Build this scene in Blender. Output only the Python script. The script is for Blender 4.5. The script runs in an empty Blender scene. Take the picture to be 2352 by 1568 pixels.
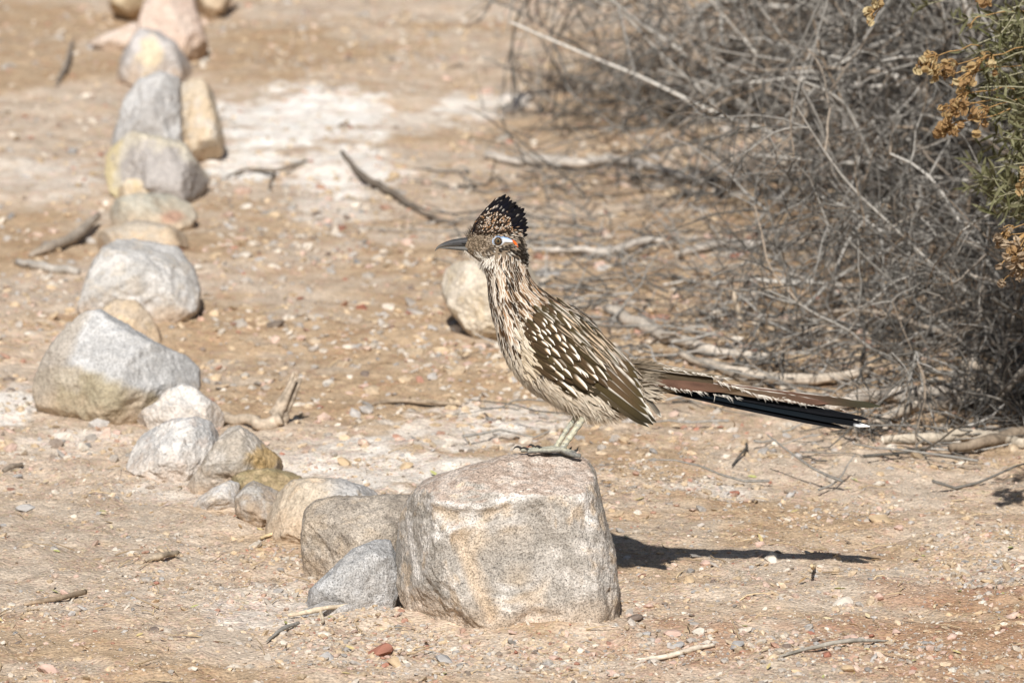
import bpy, bmesh, math
import numpy as np
from mathutils import Vector, Matrix

rng = np.random.default_rng(11)
scene = bpy.context.scene
C = scene.collection

# ------------------------------------------------------------------ camera, sky, sun, exposure
CAMZ, FPX, PITCH, CX, CY = 1.6, 13717.0, 0.1785, 1176.0, 784.0
cam_d = bpy.data.cameras.new('camera')
cam = bpy.data.objects.new('camera', cam_d); C.objects.link(cam)
cam.location = (0, 0, CAMZ)
cam.rotation_euler = (math.pi / 2 - PITCH, 0, 0)
cam_d.sensor_width = 36.0
cam_d.lens = 36.0 * FPX / 2352.0
cam_d.clip_start = 0.1; cam_d.clip_end = 2000
cam_d.dof.use_dof = True
cam_d.dof.focus_distance = 7.17
cam_d.dof.aperture_fstop = 10.5
scene.camera = cam
scene.render.resolution_x = 1024; scene.render.resolution_y = 682

SUN_EL, SUN_AZ = math.radians(39.0), math.radians(5.0)
world = bpy.data.worlds.new('World'); scene.world = world; world.use_nodes = True
wn = world.node_tree
sky = wn.nodes.new('ShaderNodeTexSky'); sky.sky_type = 'NISHITA'; sky.sun_disc = False
sky.sun_elevation = SUN_EL; sky.sun_rotation = math.pi + SUN_AZ
wn.links.new(sky.outputs[0], wn.nodes['Background'].inputs[0])
wn.nodes['Background'].inputs[1].default_value = 0.05
sun_d = bpy.data.lights.new('sun', 'SUN'); sun = bpy.data.objects.new('sun', sun_d); C.objects.link(sun)
sun_d.energy = 5.0; sun_d.angle = math.radians(0.55); sun_d.color = (1.0, 0.965, 0.92)
sun.rotation_euler = Vector((math.sin(SUN_AZ) * math.cos(SUN_EL), math.cos(SUN_AZ) * math.cos(SUN_EL), -math.sin(SUN_EL))).to_track_quat('-Z', 'Y').to_euler()
sun.location = (-1, -2, 6)
vs = scene.view_settings
vs.view_transform = 'Standard'; vs.look = 'None'; vs.exposure = 0.2; vs.gamma = 1.0

# ------------------------------------------------------------------ helpers
cp, sp = math.cos(PITCH), math.sin(PITCH)
def ray(x, y):
    a = (np.asarray(x, float) - CX) / FPX; b = (CY - np.asarray(y, float)) / FPX
    return a, cp + b * sp, -sp + b * cp
def P(x, y, Y):
    a, f, u = ray(x, y); t = Y / f
    return np.stack([a * t, np.broadcast_to(Y, np.shape(a * t)).astype(float), CAMZ + u * t], -1)
def G(x, y, z=0.0):
    a, f, u = ray(x, y); t = (z - CAMZ) / u
    return np.stack([a * t, f * t, CAMZ + u * t], -1)
def pix(p):
    X, Y, Z = p[..., 0], p[..., 1], p[..., 2] - CAMZ
    f = Y * cp - Z * sp; u = Y * sp + Z * cp
    return CX + FPX * X / f, CY - FPX * u / f

def _h(ix, iy, iz, seed):
    h = (ix.astype(np.uint32) * np.uint32(374761393) + iy.astype(np.uint32) * np.uint32(668265263) + iz.astype(np.uint32) * np.uint32(2147483647) + np.uint32(seed) * np.uint32(974634541))
    h = (h ^ (h >> np.uint32(13))) * np.uint32(1274126177)
    h = (h ^ (h >> np.uint32(16))) * np.uint32(2246822519)
    h = h ^ (h >> np.uint32(15))
    return h.astype(np.float64) / 4294967295.0 * 2 - 1
def vnoise(p, seed=0):
    p = np.asarray(p, float)
    i = np.floor(p).astype(np.int64); f = p - i; i = i & 0xffffffff
    w = f * f * f * (f * (f * 6 - 15) + 10); r = 0
    for dx in (0, 1):
        for dy in (0, 1):
            for dz in (0, 1):
                ww = (w[..., 0] if dx else 1 - w[..., 0]) * (w[..., 1] if dy else 1 - w[..., 1]) * (w[..., 2] if dz else 1 - w[..., 2])
                r = r + ww * _h((i[..., 0] + dx) & 0xffffffff, (i[..., 1] + dy) & 0xffffffff, (i[..., 2] + dz) & 0xffffffff, seed)
    return r
def fbm(p, octv=4, gain=0.5, seed=0):
    p = np.asarray(p, float); r = 0; a = 1.0; s = 0
    for o in range(octv):
        r = r + a * vnoise(p * 2.03 ** o + 17.3 * o, seed + o); s += a; a *= gain
    return r / s * 1.6
def sstep(a, b, x):
    t = np.clip((x - a) / (b - a), 0, 1); return t * t * (3 - 2 * t)
def lerp(a, b, t): return a + (b - a) * t
def unit(v): return v / np.maximum(np.linalg.norm(v, axis=-1, keepdims=True), 1e-9)
def col3(c): return np.array(c, float)

def make_mesh(name, V, F, col=None, smooth=True):
    V = np.asarray(V, np.float32).reshape(-1, 3); F = np.asarray(F, np.int32)
    k = F.shape[1]; n = len(F)
    me = bpy.data.meshes.new(name)
    me.vertices.add(len(V)); me.vertices.foreach_set('co', V.ravel())
    me.loops.add(n * k); me.loops.foreach_set('vertex_index', F.ravel())
    me.polygons.add(n); me.polygons.foreach_set('loop_start', np.arange(0, n * k, k, dtype=np.int32))
    me.polygons.foreach_set('use_smooth', np.full(n, smooth))
    if col is not None:
        a = me.color_attributes.new('Col', 'FLOAT_COLOR', 'POINT')
        c = np.ones((len(V), 4), np.float32); c[:, :3] = np.asarray(col, np.float32).reshape(-1, 3)
        a.data.foreach_set('color', c.ravel())
    me.update(); me.validate()
    return me
def obj(name, me, m=None, parent=None, loc=None):
    o = bpy.data.objects.new(name, me); C.objects.link(o)
    if m is not None and me is not None and not me.materials: me.materials.append(m)
    if parent is not None: o.parent = parent
    if loc is not None: o.location = loc
    return o
def tag(o, label=None, cat=None, group=None, kind=None):
    if label: o['label'] = label
    if cat: o['category'] = cat
    if group: o['group'] = group
    if kind: o['kind'] = kind
    return o
def empty(name, loc):
    o = bpy.data.objects.new(name, None); C.objects.link(o); o.location = loc; o.empty_display_size = 0.05
    return o

def grid_faces(n, m, wrap=False):
    i, j = np.meshgrid(np.arange(n - 1), np.arange(m if wrap else m - 1), indexing='ij')
    j2 = (j + 1) % m
    return np.stack([i * m + j, i * m + j2, (i + 1) * m + j2, (i + 1) * m + j], -1).reshape(-1, 4)
def rep_faces(F, N, nv):
    return (F[None] + (np.arange(N) * nv)[:, None, None]).reshape(-1, F.shape[1])
def tubes(paths, radii, k=5):
    paths = np.asarray(paths, float); N, n, _ = paths.shape
    t = unit(np.gradient(paths, axis=1))
    ref = np.tile(np.array([0.31, 0.53, 0.79]), (N, 1)); d = np.abs((ref * t.mean(1)).sum(-1)) > 0.85
    ref[d] = [0.9, -0.3, 0.1]
    s = unit(np.cross(t, ref[:, None])); u = np.cross(t, s)
    a = np.arange(k) * 2 * math.pi / k
    V = paths[:, :, None] + np.asarray(radii)[:, :, None, None] * (s[:, :, None] * np.cos(a)[None, None, :, None] + u[:, :, None] * np.sin(a)[None, None, :, None])
    return V, rep_faces(grid_faces(n, k, True), N, n * k)
def catmull(pts, n):
    pts = np.asarray(pts, float); m = len(pts)
    p = np.vstack([2 * pts[0] - pts[1], pts, 2 * pts[-1] - pts[-2]])
    u = np.linspace(0, m - 1, n); i = np.minimum(u.astype(int), m - 2); f = (u - i)[:, None]
    a, b, c, d = p[i], p[i + 1], p[i + 2], p[i + 3]
    return 0.5 * (2 * b + (c - a) * f + (2 * a - 5 * b + 4 * c - d) * f ** 2 + (3 * b - a - 3 * c + d) * f ** 3)

# ------------------------------------------------------------------ materials
class NT:
    def __init__(s, name):
        s.m = bpy.data.materials.new(name); s.m.use_nodes = True
        s.t = s.m.node_tree; s.b = s.t.nodes['Principled BSDF']
    def n(s, typ, **kw):
        nd = s.t.nodes.new(typ)
        for k, v in kw.items():
            if k in nd.inputs: nd.inputs[k].default_value = v
            else: setattr(nd, k, v)
        return nd
    def l(s, a, b): s.t.links.new(a, b)
    def mix(s, a, b, f, blend='MIX'):
        nd = s.t.nodes.new('ShaderNodeMix'); nd.data_type = 'RGBA'; nd.blend_type = blend
        for sock, v in ((nd.inputs[0], f), (nd.inputs[6], a), (nd.inputs[7], b)):
            if hasattr(v, 'is_linked') or isinstance(v, bpy.types.NodeSocket): s.l(v, sock)
            else: sock.default_value = v if not isinstance(v, tuple) else (*v, 1)[:4]
        return nd.outputs[2]
    def ramp(s, fac, stops):
        r = s.t.nodes.new('ShaderNodeValToRGB'); s.l(fac, r.inputs[0]); e = r.color_ramp.elements
        while len(e) < len(stops): e.new(0.5)
        for el, (p, c) in zip(e, stops):
            el.position = p; el.color = (c, c, c, 1) if not isinstance(c, tuple) else (*c, 1)
        return r.outputs[0]
def tex(nt, kind, scale, detail=3.0, coord=None, rough=0.55, **kw):
    nd = nt.t.nodes.new('ShaderNodeTexNoise' if kind == 'noise' else 'ShaderNodeTexVoronoi')
    nd.inputs['Scale'].default_value = scale
    if kind == 'noise': nd.inputs['Detail'].default_value = detail; nd.inputs['Roughness'].default_value = rough
    for k, v in kw.items(): setattr(nd, k, v)
    nt.l(coord, nd.inputs['Vector'])
    return nd

def mat_rock(name, grain=420.0, speck=0.5, bump=0.5, rough=0.78, dark=0.25):
    nt = NT(name); co = nt.n('ShaderNodeTexCoord').outputs['Object']
    at = nt.n('ShaderNodeAttribute', attribute_name='Col').outputs['Color']
    g1 = tex(nt, 'noise', grain, 2.0, co); g2 = tex(nt, 'noise', grain * 0.28, 5.0, co, 0.65); g3 = tex(nt, 'voronoi', grain * 0.55, coord=co)
    k1 = nt.ramp(g1.outputs[0], [(0.32, 1 - 0.75 * speck), (0.5, 1.0), (0.7, 1 + 0.55 * speck)])
    k2 = nt.ramp(g2.outputs[0], [(0.3, 1 - 0.5 * speck), (0.52, 1.0), (0.75, 1 + 0.3 * speck)])
    c = nt.mix(at, k1, 1.0, 'MULTIPLY'); c = nt.mix(c, k2, 1.0, 'MULTIPLY')
    blk = nt.ramp(tex(nt, 'noise', grain * 0.8, 1.0, co).outputs[0], [(0.66, 0.0), (0.70, 1.0)])
    f = nt.n('ShaderNodeMath', operation='MULTIPLY'); nt.l(blk, f.inputs[0]); f.inputs[1].default_value = dark * 2
    c = nt.mix(c, (0.05, 0.045, 0.04), f.outputs[0])
    nt.l(c, nt.b.inputs['Base Color'])
    b1 = nt.n('ShaderNodeBump', Strength=bump, Distance=0.004); nt.l(g2.outputs[0], b1.inputs['Height'])
    b2 = nt.n('ShaderNodeBump', Strength=bump * 0.7, Distance=0.0012); nt.l(g1.outputs[0], b2.inputs['Height']); nt.l(b1.outputs[0], b2.inputs['Normal'])
    nt.l(b2.outputs[0], nt.b.inputs['Normal'])
    nt.b.inputs['Roughness'].default_value = rough
    nt.b.inputs['Specular IOR Level'].default_value = 0.14
    return nt.m
def mat_attr(name, rough=0.7, scale=300.0, var=0.35, bump=0.3, dist=0.001, spec=0.08, stretch=None, attr=True, base=(0.5, 0.5, 0.5), sub=None, trans=0.0):
    nt = NT(name); tc = nt.n('ShaderNodeTexCoord'); co = tc.outputs['Object']
    if stretch:
        mp = nt.n('ShaderNodeMapping'); mp.inputs['Scale'].default_value = stretch; nt.l(co, mp.inputs[0]); co = mp.outputs[0]
    g = tex(nt, 'noise', scale, 4.0, co, 0.6)
    k = nt.ramp(g.outputs[0], [(0.28, 1 - var), (0.72, 1 + var)])
    if attr: src = nt.n('ShaderNodeAttribute', attribute_name='Col').outputs['Color']
    else:
        rg = nt.n('ShaderNodeRGB'); rg.outputs[0].default_value = (*base, 1); src = rg.outputs[0]
    c = nt.mix(src, k, 1.0, 'MULTIPLY')
    nt.l(c, nt.b.inputs['Base Color'])
    if bump:
        b = nt.n('ShaderNodeBump', Strength=bump, Distance=dist); nt.l(g.outputs[0], b.inputs['Height']); nt.l(b.outputs[0], nt.b.inputs['Normal'])
    nt.b.inputs['Roughness'].default_value = rough; nt.b.inputs['Specular IOR Level'].default_value = spec
    if trans:
        tr = nt.n('ShaderNodeBsdfTranslucent'); nt.l(c, tr.inputs[0])
        mx = nt.n('ShaderNodeMixShader'); mx.inputs[0].default_value = trans
        nt.l(nt.b.outputs[0], mx.inputs[1]); nt.l(tr.outputs[0], mx.inputs[2])
        nt.l(mx.outputs[0], nt.t.nodes['Material Output'].inputs[0])
    return nt.m

def mat_ground():
    nt = NT('dirt'); co = nt.n('ShaderNodeTexCoord').outputs['Object']
    at = nt.n('ShaderNodeAttribute', attribute_name='Col').outputs['Color']
    n1 = tex(nt, 'noise', 45.0, 6.0, co, 0.7); n2 = tex(nt, 'noise', 320.0, 3.0, co, 0.6)
    v1 = tex(nt, 'voronoi', 170.0, coord=co); v2 = tex(nt, 'voronoi', 62.0, coord=co)
    k1 = nt.ramp(n1.outputs[0], [(0.3, 0.72), (0.5, 1.0), (0.72, 1.18)])
    k2 = nt.ramp(n2.outputs[0], [(0.3, 0.62), (0.5, 1.0), (0.72, 1.25)])
    c = nt.mix(at, k1, 1.0, 'MULTIPLY'); c = nt.mix(c, k2, 1.0, 'MULTIPLY')
    hs = nt.n('ShaderNodeHueSaturation'); hs.inputs['Saturation'].default_value = 0.35; nt.l(v1.outputs['Color'], hs.inputs['Color'])
    gcol = nt.mix(hs.outputs[0], (0.95, 0.72, 0.55), 0.55)
    msk = nt.ramp(tex(nt, 'noise', 14.0, 3.0, co).outputs[0], [(0.42, 0.0), (0.62, 0.55)])
    c = nt.mix(c, nt.mix(c, gcol, 1.0, 'MULTIPLY'), msk)
    nt.l(c, nt.b.inputs['Base Color'])
    b1 = nt.n('ShaderNodeBump', Strength=0.3, Distance=0.004); nt.l(n1.outputs[0], b1.inputs['Height'])
    b2 = nt.n('ShaderNodeBump', Strength=0.5, Distance=0.004, invert=True); nt.l(v1.outputs['Distance'], b2.inputs['Height']); nt.l(b1.outputs[0], b2.inputs['Normal'])
    b3 = nt.n('ShaderNodeBump', Strength=0.5, Distance=0.002); nt.l(n2.outputs[0], b3.inputs['Height']); nt.l(b2.outputs[0], b3.inputs['Normal'])
    nt.l(b3.outputs[0], nt.b.inputs['Normal'])
    nt.b.inputs['Roughness'].default_value = 0.95; nt.b.inputs['Specular IOR Level'].default_value = 0.05
    return nt.m

M_dirt = mat_ground()
M_granite = mat_rock('granite', 480.0, 0.6, 1.0, dark=0.34)
M_rock = mat_rock('weathered_rock', 300.0, 0.36, 0.8, dark=0.16)
M_pebble = mat_attr('pebble_stone', 0.85, 220.0, 0.3, 0.4, 0.001)
M_twig = mat_attr('dead_wood', 0.85, 160.0, 0.35, 0.5, 0.001)
M_leaf = mat_attr('saltbush_leaf', 0.6, 120.0, 0.25, 0.0, trans=0.25)
M_seed = mat_attr('papery_seed', 0.7, 260.0, 0.35, 0.3, 0.0008, trans=0.3)
M_litter = mat_attr('dry_litter', 0.8, 200.0, 0.3, 0.2, 0.001)
M_feather = mat_attr('feather', 0.9, 900.0, 0.16, 0.25, 0.0004, spec=0.05)
M_sheen = mat_attr('glossy_feather', 0.75, 900.0, 0.18, 0.25, 0.0003, spec=0.06)
M_beak = mat_attr('beak_horn', 0.5, 500.0, 0.25, 0.2, 0.0004, spec=0.16)
M_leg = mat_attr('scaly_leg', 0.6, 700.0, 0.3, 0.5, 0.0006, spec=0.15)
M_eye = mat_attr('eye_gloss', 0.08, 300.0, 0.05, 0.0, spec=0.6)

# ------------------------------------------------------------------ ground
def gh(X, Y):
    X = np.asarray(X, float); Y = np.asarray(Y, float)
    z0 = np.zeros_like(X)
    p = np.stack([X, Y, z0], -1)
    z = 0.012 * fbm(p * np.array([2.2, 2.2, 1]), 3, seed=3) + 0.0048 * fbm(p * 13, 3, seed=9) + 0.0034 * fbm(p * 55, 3, 0.6, seed=12)
    far = sstep(14, 40, Y) + sstep(4, 30, np.abs(X)) + sstep(-2, -20, Y)
    z = z + far * 0.25 * fbm(p * 0.11, 2, seed=31)
    z = z + 0.016 * np.exp(-(((X - 0.02) / 0.13) ** 2 + ((Y - 6.93) / 0.10) ** 2)) + 0.010 * np.exp(-(((X + 0.17) / 0.08) ** 2 + ((Y - 6.97) / 0.08) ** 2))
    return z
def graded(lo, hi, step, far, growth=1.22):
    a = list(np.arange(lo, hi, step)); s = step; x = hi
    while x < far[1]: a.append(x); s *= growth; x += s
    s = step; x = lo; pre = []
    while x > far[0]: s *= growth; x -= s; pre.append(x)
    return np.array(pre[::-1] + a)
gx = graded(-1.1, 1.15, 0.0085, (-400, 400)); gy1 = graded(6.3, 9.0, 0.0095, (-60, 9.0)); gy2 = np.arange(9.0 + 0.012, 14.2, 0.021)
gy3 = [14.2]; s = 0.014
while gy3[-1] < 700: s *= 1.2; gy3.append(gy3[-1] + s)
gy = np.concatenate([gy1[gy1 < 9.005], gy2, np.array(gy3)])
GX, GY = np.meshgrid(gx, gy, indexing='ij')
GZ = gh(GX, GY)
gp = np.stack([GX, GY, GZ], -1)
n_big = fbm(gp * np.array([1.3, 1.3, 0]), 4, seed=40); n_mid = fbm(gp * np.array([6, 6, 0]), 4, 0.6, seed=50); n_fin = fbm(gp * np.array([28, 28, 0]), 3, 0.6, seed=60)
tan = col3((0.465, 0.342, 0.224)); pale = col3((0.595, 0.487, 0.38)); grey = col3((0.492, 0.408, 0.318)); white = col3((0.86, 0.82, 0.755)); red = col3((0.40, 0.235, 0.145))
m = sstep(-0.35, 0.45, n_big + 0.6 * n_mid)[..., None]
gc = lerp(tan, pale, m); gc = lerp(gc, grey, (sstep(0.0, 0.7, n_mid) * 0.6)[..., None])
def ground_mask(x, y, rx, ry, rough=0.9):
    c = G(x, y); dx = G(x + rx, y)[0] - c[0]; dy = (G(x, y - ry)[1] - G(x, y + ry)[1]) / 2
    d = np.sqrt(((GX - c[0]) / dx) ** 2 + ((GY - c[1]) / dy) ** 2) + rough * (0.45 * n_mid + 0.45 * n_fin)
    return sstep(1.15, 0.75, d)[..., None]
for (x, y, rx, ry, c, a) in [
    (690, 265, 210, 65, white, 1.0), (800, 390, 140, 60, white, .85), (565, 372, 75, 45, white, 1.), (1110, 235, 120, 30, white, .75), (760, 470, 120, 40, white, .5),
    (900, 270, 150, 30, white, .4), (20, 930, 80, 60, white, .8), (180, 1010, 150, 30, white, .5), (730, 1030, 180, 45, white, .55), (1160, 952, 150, 28, white, .6), (1620, 1118, 120, 25, white, .5),
    (900, 1085, 190, 45, white, .6), (1000, 1000, 200, 40, white, .5), (250, 640, 120, 60, pale, .7), (100, 830, 120, 60, pale, .8), (60, 300, 160, 60, pale, .8), (120, 420, 160, 40, white, .35), (1900, 1090, 300, 40, pale, .6), (1700, 990, 250, 30, pale, .6), (1050, 150, 200, 50, pale, .6), (420, 1130, 160, 40, white, .4), (620, 1400, 120, 60, white, .4), (120, 1060, 200, 60, pale, .7), (150, 1250, 300, 120, grey, .8),
    (800, 800, 330, 90, tan, .9), (1350, 300, 260, 70, tan, .8), (1500, 1085, 120, 30, tan, .8), (1400, 420, 300, 60, tan, .8), (540, 760, 120, 50, tan, .8), (80, 130, 150, 80, tan, .8), (1480, 1230, 200, 40, grey, .7),
    (2050, 1500, 420, 70, red, .55), (2200, 1380, 250, 40, red, .55), (1600, 1500, 250, 50, red, .35), (900, 1330, 60, 40, tan, .9), (2300, 950, 160, 60, tan, .9), (1250, 1450, 120, 30, tan, .7)]:
    gc = lerp(gc, c, ground_mask(x, y, rx, ry) * a)
ground = obj('ground', make_mesh('ground', gp, grid_faces(len(gx), len(gy))[:, ::-1], gc), M_dirt)
tag(ground, kind='structure')

# ------------------------------------------------------------------ rocks
def ico(sub):
    bm = bmesh.new(); bmesh.ops.create_icosphere(bm, subdivisions=sub, radius=1.0)
    v = np.array([x.co[:] for x in bm.verts]); f = np.array([[q.index for q in p.verts] for p in bm.faces]); bm.free()
    return v, f
ICO = {k: ico(k) for k in (1, 2, 5, 6, 7)}
RIGHT = np.array([1., 0, 0]); FWD = np.array([0, cp, -sp]); UP = np.array([0, sp, cp])
FOOT = []      # rock footprints, so that pebbles keep clear
def gY(y): return float(G(0, y)[1])

def build_rock(name, label, poly, ybase, df, db, colfn, cuts=(), sub=5, seed=1, mat=None, boxy=0.75, amp=1.0, group=None, dshift=0.6, nchip=14, relief=None):
    d, F = ICO[sub]
    poly = np.asarray(poly, float)
    Yc = gY(ybase) + df * dshift
    S = (Yc * cp + CAMZ * sp) / FPX
    c = (poly.min(0) + poly.max(0)) / 2
    bd = []
    for i in range(len(poly)):
        a, b = poly[i], poly[(i + 1) % len(poly)]
        bd.append(a + (b - a) * np.linspace(0, 1, 24, endpoint=False)[:, None])
    bd = np.vstack(bd) - c
    th = np.arctan2(-bd[:, 1], bd[:, 0]); r = np.hypot(bd[:, 0], bd[:, 1]); o = np.argsort(th); th, r = th[o], r[o]
    tt = np.linspace(-math.pi, math.pi, 361)[:-1]
    rr = np.interp(tt, np.r_[th - 2 * math.pi, th, th + 2 * math.pi], np.r_[r, r, r])
    ker = np.array([1, 2, 3, 2, 1.]) / 9
    rr = np.convolve(np.r_[rr[-2:], rr, rr[:2]], ker, 'valid')
    u, w, v = d[:, 0], d[:, 1], d[:, 2]
    rho = np.sqrt(u * u + v * v); ang = np.arctan2(v, u)
    R = np.interp(ang, np.r_[tt - 2 * math.pi, tt, tt + 2 * math.pi], np.r_[rr, rr, rr])
    q = rho ** boxy
    lx, ly = R * q * np.cos(ang), R * q * np.sin(ang)
    lw = np.sign(w) * np.abs(w) ** 0.85 * np.where(w < 0, df, db) / S
    L = np.stack([lx, ly, lw], -1)             # px units: right, up, away
    for (pt, nn, k) in cuts:
        n = unit(np.array(nn, float)); s_ = (L - np.array([pt[0] - c[0], c[1] - pt[1], pt[2]])) @ n
        push = np.where(s_ / k > 30, s_, k * np.log1p(np.exp(np.clip(s_ / k, -40, 30))))
        L = L - push[:, None] * n * 0.96
    size = r.mean()
    rs = np.random.default_rng(seed + 900)
    for _ in range(nchip):          # broken facets
        n = unit(np.array([rs.normal(0, .75), rs.normal(.15, .6), -abs(rs.normal(.7, .4))]))
        if relief is not None and n[1] > -.02: continue
        sup = (L @ n).max(); k = rs.uniform(.004, .016) * size
        s_ = L @ n - sup * rs.uniform(.74, .92); push = np.where(s_ / k > 30, s_, k * np.log1p(np.exp(np.clip(s_ / k, -40, 30)))); L = L - push[:, None] * n * .93
    if relief is not None: L[:, 2] += relief(c[0] + L[:, 0], c[1] - L[:, 1]) * (L[:, 2] < 0)
    nr = unit(L)
    facing = 0.25 + 0.75 * np.clip(np.abs(nr[:, 2]) * 1.6, 0, 1)
    m_ = L * S
    rid = 1 - 2.2 * np.abs(fbm(L / size * 2.6 + 3.1, 4, 0.55, seed=seed + 11))
    disp = (0.045 * fbm(L / size * 1.6, 3, seed=seed) + 0.030 * rid + 0.030 * fbm(L / size * 5, 4, 0.6, seed=seed + 7)) * size * facing + 0.017 * size * fbm(L / size * 17, 4, 0.62, seed=seed + 3)
    L = L + nr * (disp * amp)[:, None]
    centre = P(c[0], c[1], Yc)
    W = centre + (L[:, :1] * RIGHT + L[:, 1:2] * UP + L[:, 2:] * FWD) * S
    base = np.array([centre[0], Yc, 0.0])
    v0, v1, v2 = W[F[:, 0]], W[F[:, 1]], W[F[:, 2]]
    fn = np.cross(v1 - v0, v2 - v0); vn = np.zeros_like(W)
    for k in range(3): np.add.at(vn, F[:, k], fn)
    vn = unit(vn)
    x, y = c[0] + L[:, 0], c[1] - L[:, 1]
    col = colfn(dict(x=x, y=y, w=L[:, 2], n=vn, p=W - base, nx=L / size, seed=seed))
    lum = col.mean(-1, keepdims=True); col = (lum + (col - lum) * 0.85) * 0.99
    me = make_mesh(name, W - base, F, np.clip(col, 0.01, 0.9))
    ob = obj(name, me, mat or M_rock, loc=base); tag(ob, label, 'rock', group)
    FOOT.append((base[0], base[1], np.ptp(W[:, 0]) / 2 * 0.92, (df + db) / 2 * 0.9, W[:, 2].max()))
    return ob

def two(c1, c2, c3=None, a3=0.5, th=0.15, dirt=0.6, sc=2.2):
    c1, c2 = col3(c1), col3(c2)
    def f(e):
        s = e['seed']; n1 = fbm(e['nx'] * sc, 4, 0.6, seed=s + 20); n2 = fbm(e['nx'] * sc * 1.7 + 5, 4, 0.6, seed=s + 30)
        c = lerp(c1, c2, sstep(-0.3, 0.4, n1)[:, None])
        if c3 is not None: c = lerp(c, col3(c3), (sstep(th, th + 0.22, n2) * a3)[:, None])
        low = sstep(0.05, 0.0, e['p'][:, 2] + 0.02 * n1)
        return lerp(c, col3((0.52, 0.36, 0.22)), (low * dirt)[:, None])
    return f
def dist_poly(x, y, pts):
    d = np.full(x.shape, 1e9); pts = np.asarray(pts, float)
    for a, b in zip(pts[:-1], pts[1:]):
        ab = b - a; t = np.clip(((x - a[0]) * ab[0] + (y - a[1]) * ab[1]) / (ab @ ab), 0, 1)
        d = np.minimum(d, np.hypot(x - a[0] - t * ab[0], y - a[1] - t * ab[1]))
    return d
def boulder_col(e):
    nx = e['nx']; n1 = fbm(nx * 2.0, 4, 0.6, seed=70); n2 = fbm(nx * 4.5, 4, 0.6, seed=80); n3 = fbm(nx * 11, 3, 0.6, seed=90)
    g = lerp(col3((0.38, 0.34, 0.29)), col3((0.58, 0.53, 0.47)), sstep(-0.5, 0.5, n2 + 0.6 * n3)[:, None])
    tanc = col3((0.56, 0.40, 0.235))
    g = lerp(g, tanc, (sstep(0.1, 0.5, n1 * 0.6 + n2 * 0.6 + 0.5 * n3) * 0.6)[:, None])
    x, y, nz = e['x'], e['y'], e['n'][:, 2]
    wob = 10 * n2 + 6 * n3
    front = (e['w'] < 20)
    tan_line = dist_poly(x + wob, y, [(1055, 1225), (1080, 1290), (1110, 1370), (1128, 1400)])
    g = lerp(g, col3((0.62, 0.44, 0.26)), (sstep(26, 8, tan_line) * 0.55 * front)[:, None])
    rind = dist_poly(x + wob * .5, y + wob * .5, [(985, 1150), (1010, 1145), (1050, 1158), (1100, 1162), (1140, 1150), (1160, 1138), (1232, 1114), (1320, 1112), (1345, 1150), (1352, 1200)])
    rind = np.minimum(rind, 4 + dist_poly(x + wob, y, [(1100, 1165), (1085, 1195), (1010, 1215), (985, 1230)]))
    rind = np.minimum(rind, 6 + dist_poly(x + wob, y, [(1110, 1200), (1140, 1290), (1165, 1390)]))
    rind = np.minimum(rind, 5 + dist_poly(x + wob, y, [(940, 1180), (935, 1230), (960, 1320)]))
    g = lerp(g, col3((0.76, 0.71, 0.65)), (sstep(18, 3, rind + 7 * n3) * 0.85)[:, None])
    g = lerp(g, col3((0.20, 0.165, 0.12)), (sstep(.45, .8, n3 - .4 * n2) * .35)[:, None])
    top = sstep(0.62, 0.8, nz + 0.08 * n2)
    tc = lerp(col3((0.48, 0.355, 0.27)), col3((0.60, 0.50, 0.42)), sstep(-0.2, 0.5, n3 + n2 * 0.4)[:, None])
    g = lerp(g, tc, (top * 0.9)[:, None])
    low = sstep(0.05, 0.015, e['p'][:, 2] + 0.015 * n1)
    return lerp(g, col3((0.53, 0.36, 0.21)), (low * 0.45)[:, None])

def boulder_relief(x, y):
    wob = 9 * fbm(np.stack([x / 60, y / 60, 0 * x], -1), 3, seed=15); x = x + wob; y = y + wob * .7
    r = 16 * sstep(24, 4, dist_poly(x, y, [(1052, 1222), (1080, 1290), (1112, 1370), (1130, 1405)]))
    r = r - 9 * sstep(16, 3, dist_poly(x, y, [(1000, 1146), (1050, 1158), (1100, 1163), (1140, 1150), (1160, 1138)]))
    r = r + 13 * sstep(26, 6, dist_poly(x, y, [(1015, 1172), (1060, 1182), (1095, 1180)])) + 12 * sstep(18, 4, dist_poly(x, y, [(985, 1150), (990, 1185)]))
    r = r - 8 * sstep(14, 3, dist_poly(x, y, [(1098, 1170), (1085, 1195), (1030, 1212)]))
    r = r + 9 * sstep(40, 8, dist_poly(x, y, [(1230, 1180), (1260, 1260), (1250, 1330)])) - 7 * sstep(26, 5, dist_poly(x, y, [(1165, 1180), (1180, 1290), (1190, 1420)]))
    r = r + 22 * sstep(40, 8, np.hypot((x - 915) * 1.0, (y - 1385) * .6)) + 14 * sstep(30, 6, dist_poly(x, y, [(1180, 1465), (1215, 1420), (1260, 1405)]))
    r = r + 12 * sstep(14, 3, dist_poly(x, y, [(1395, 1350), (1405, 1400), (1392, 1440)]))
    return r
BOULDER_YC = gY(1452) + 0.115 * 0.75
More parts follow.
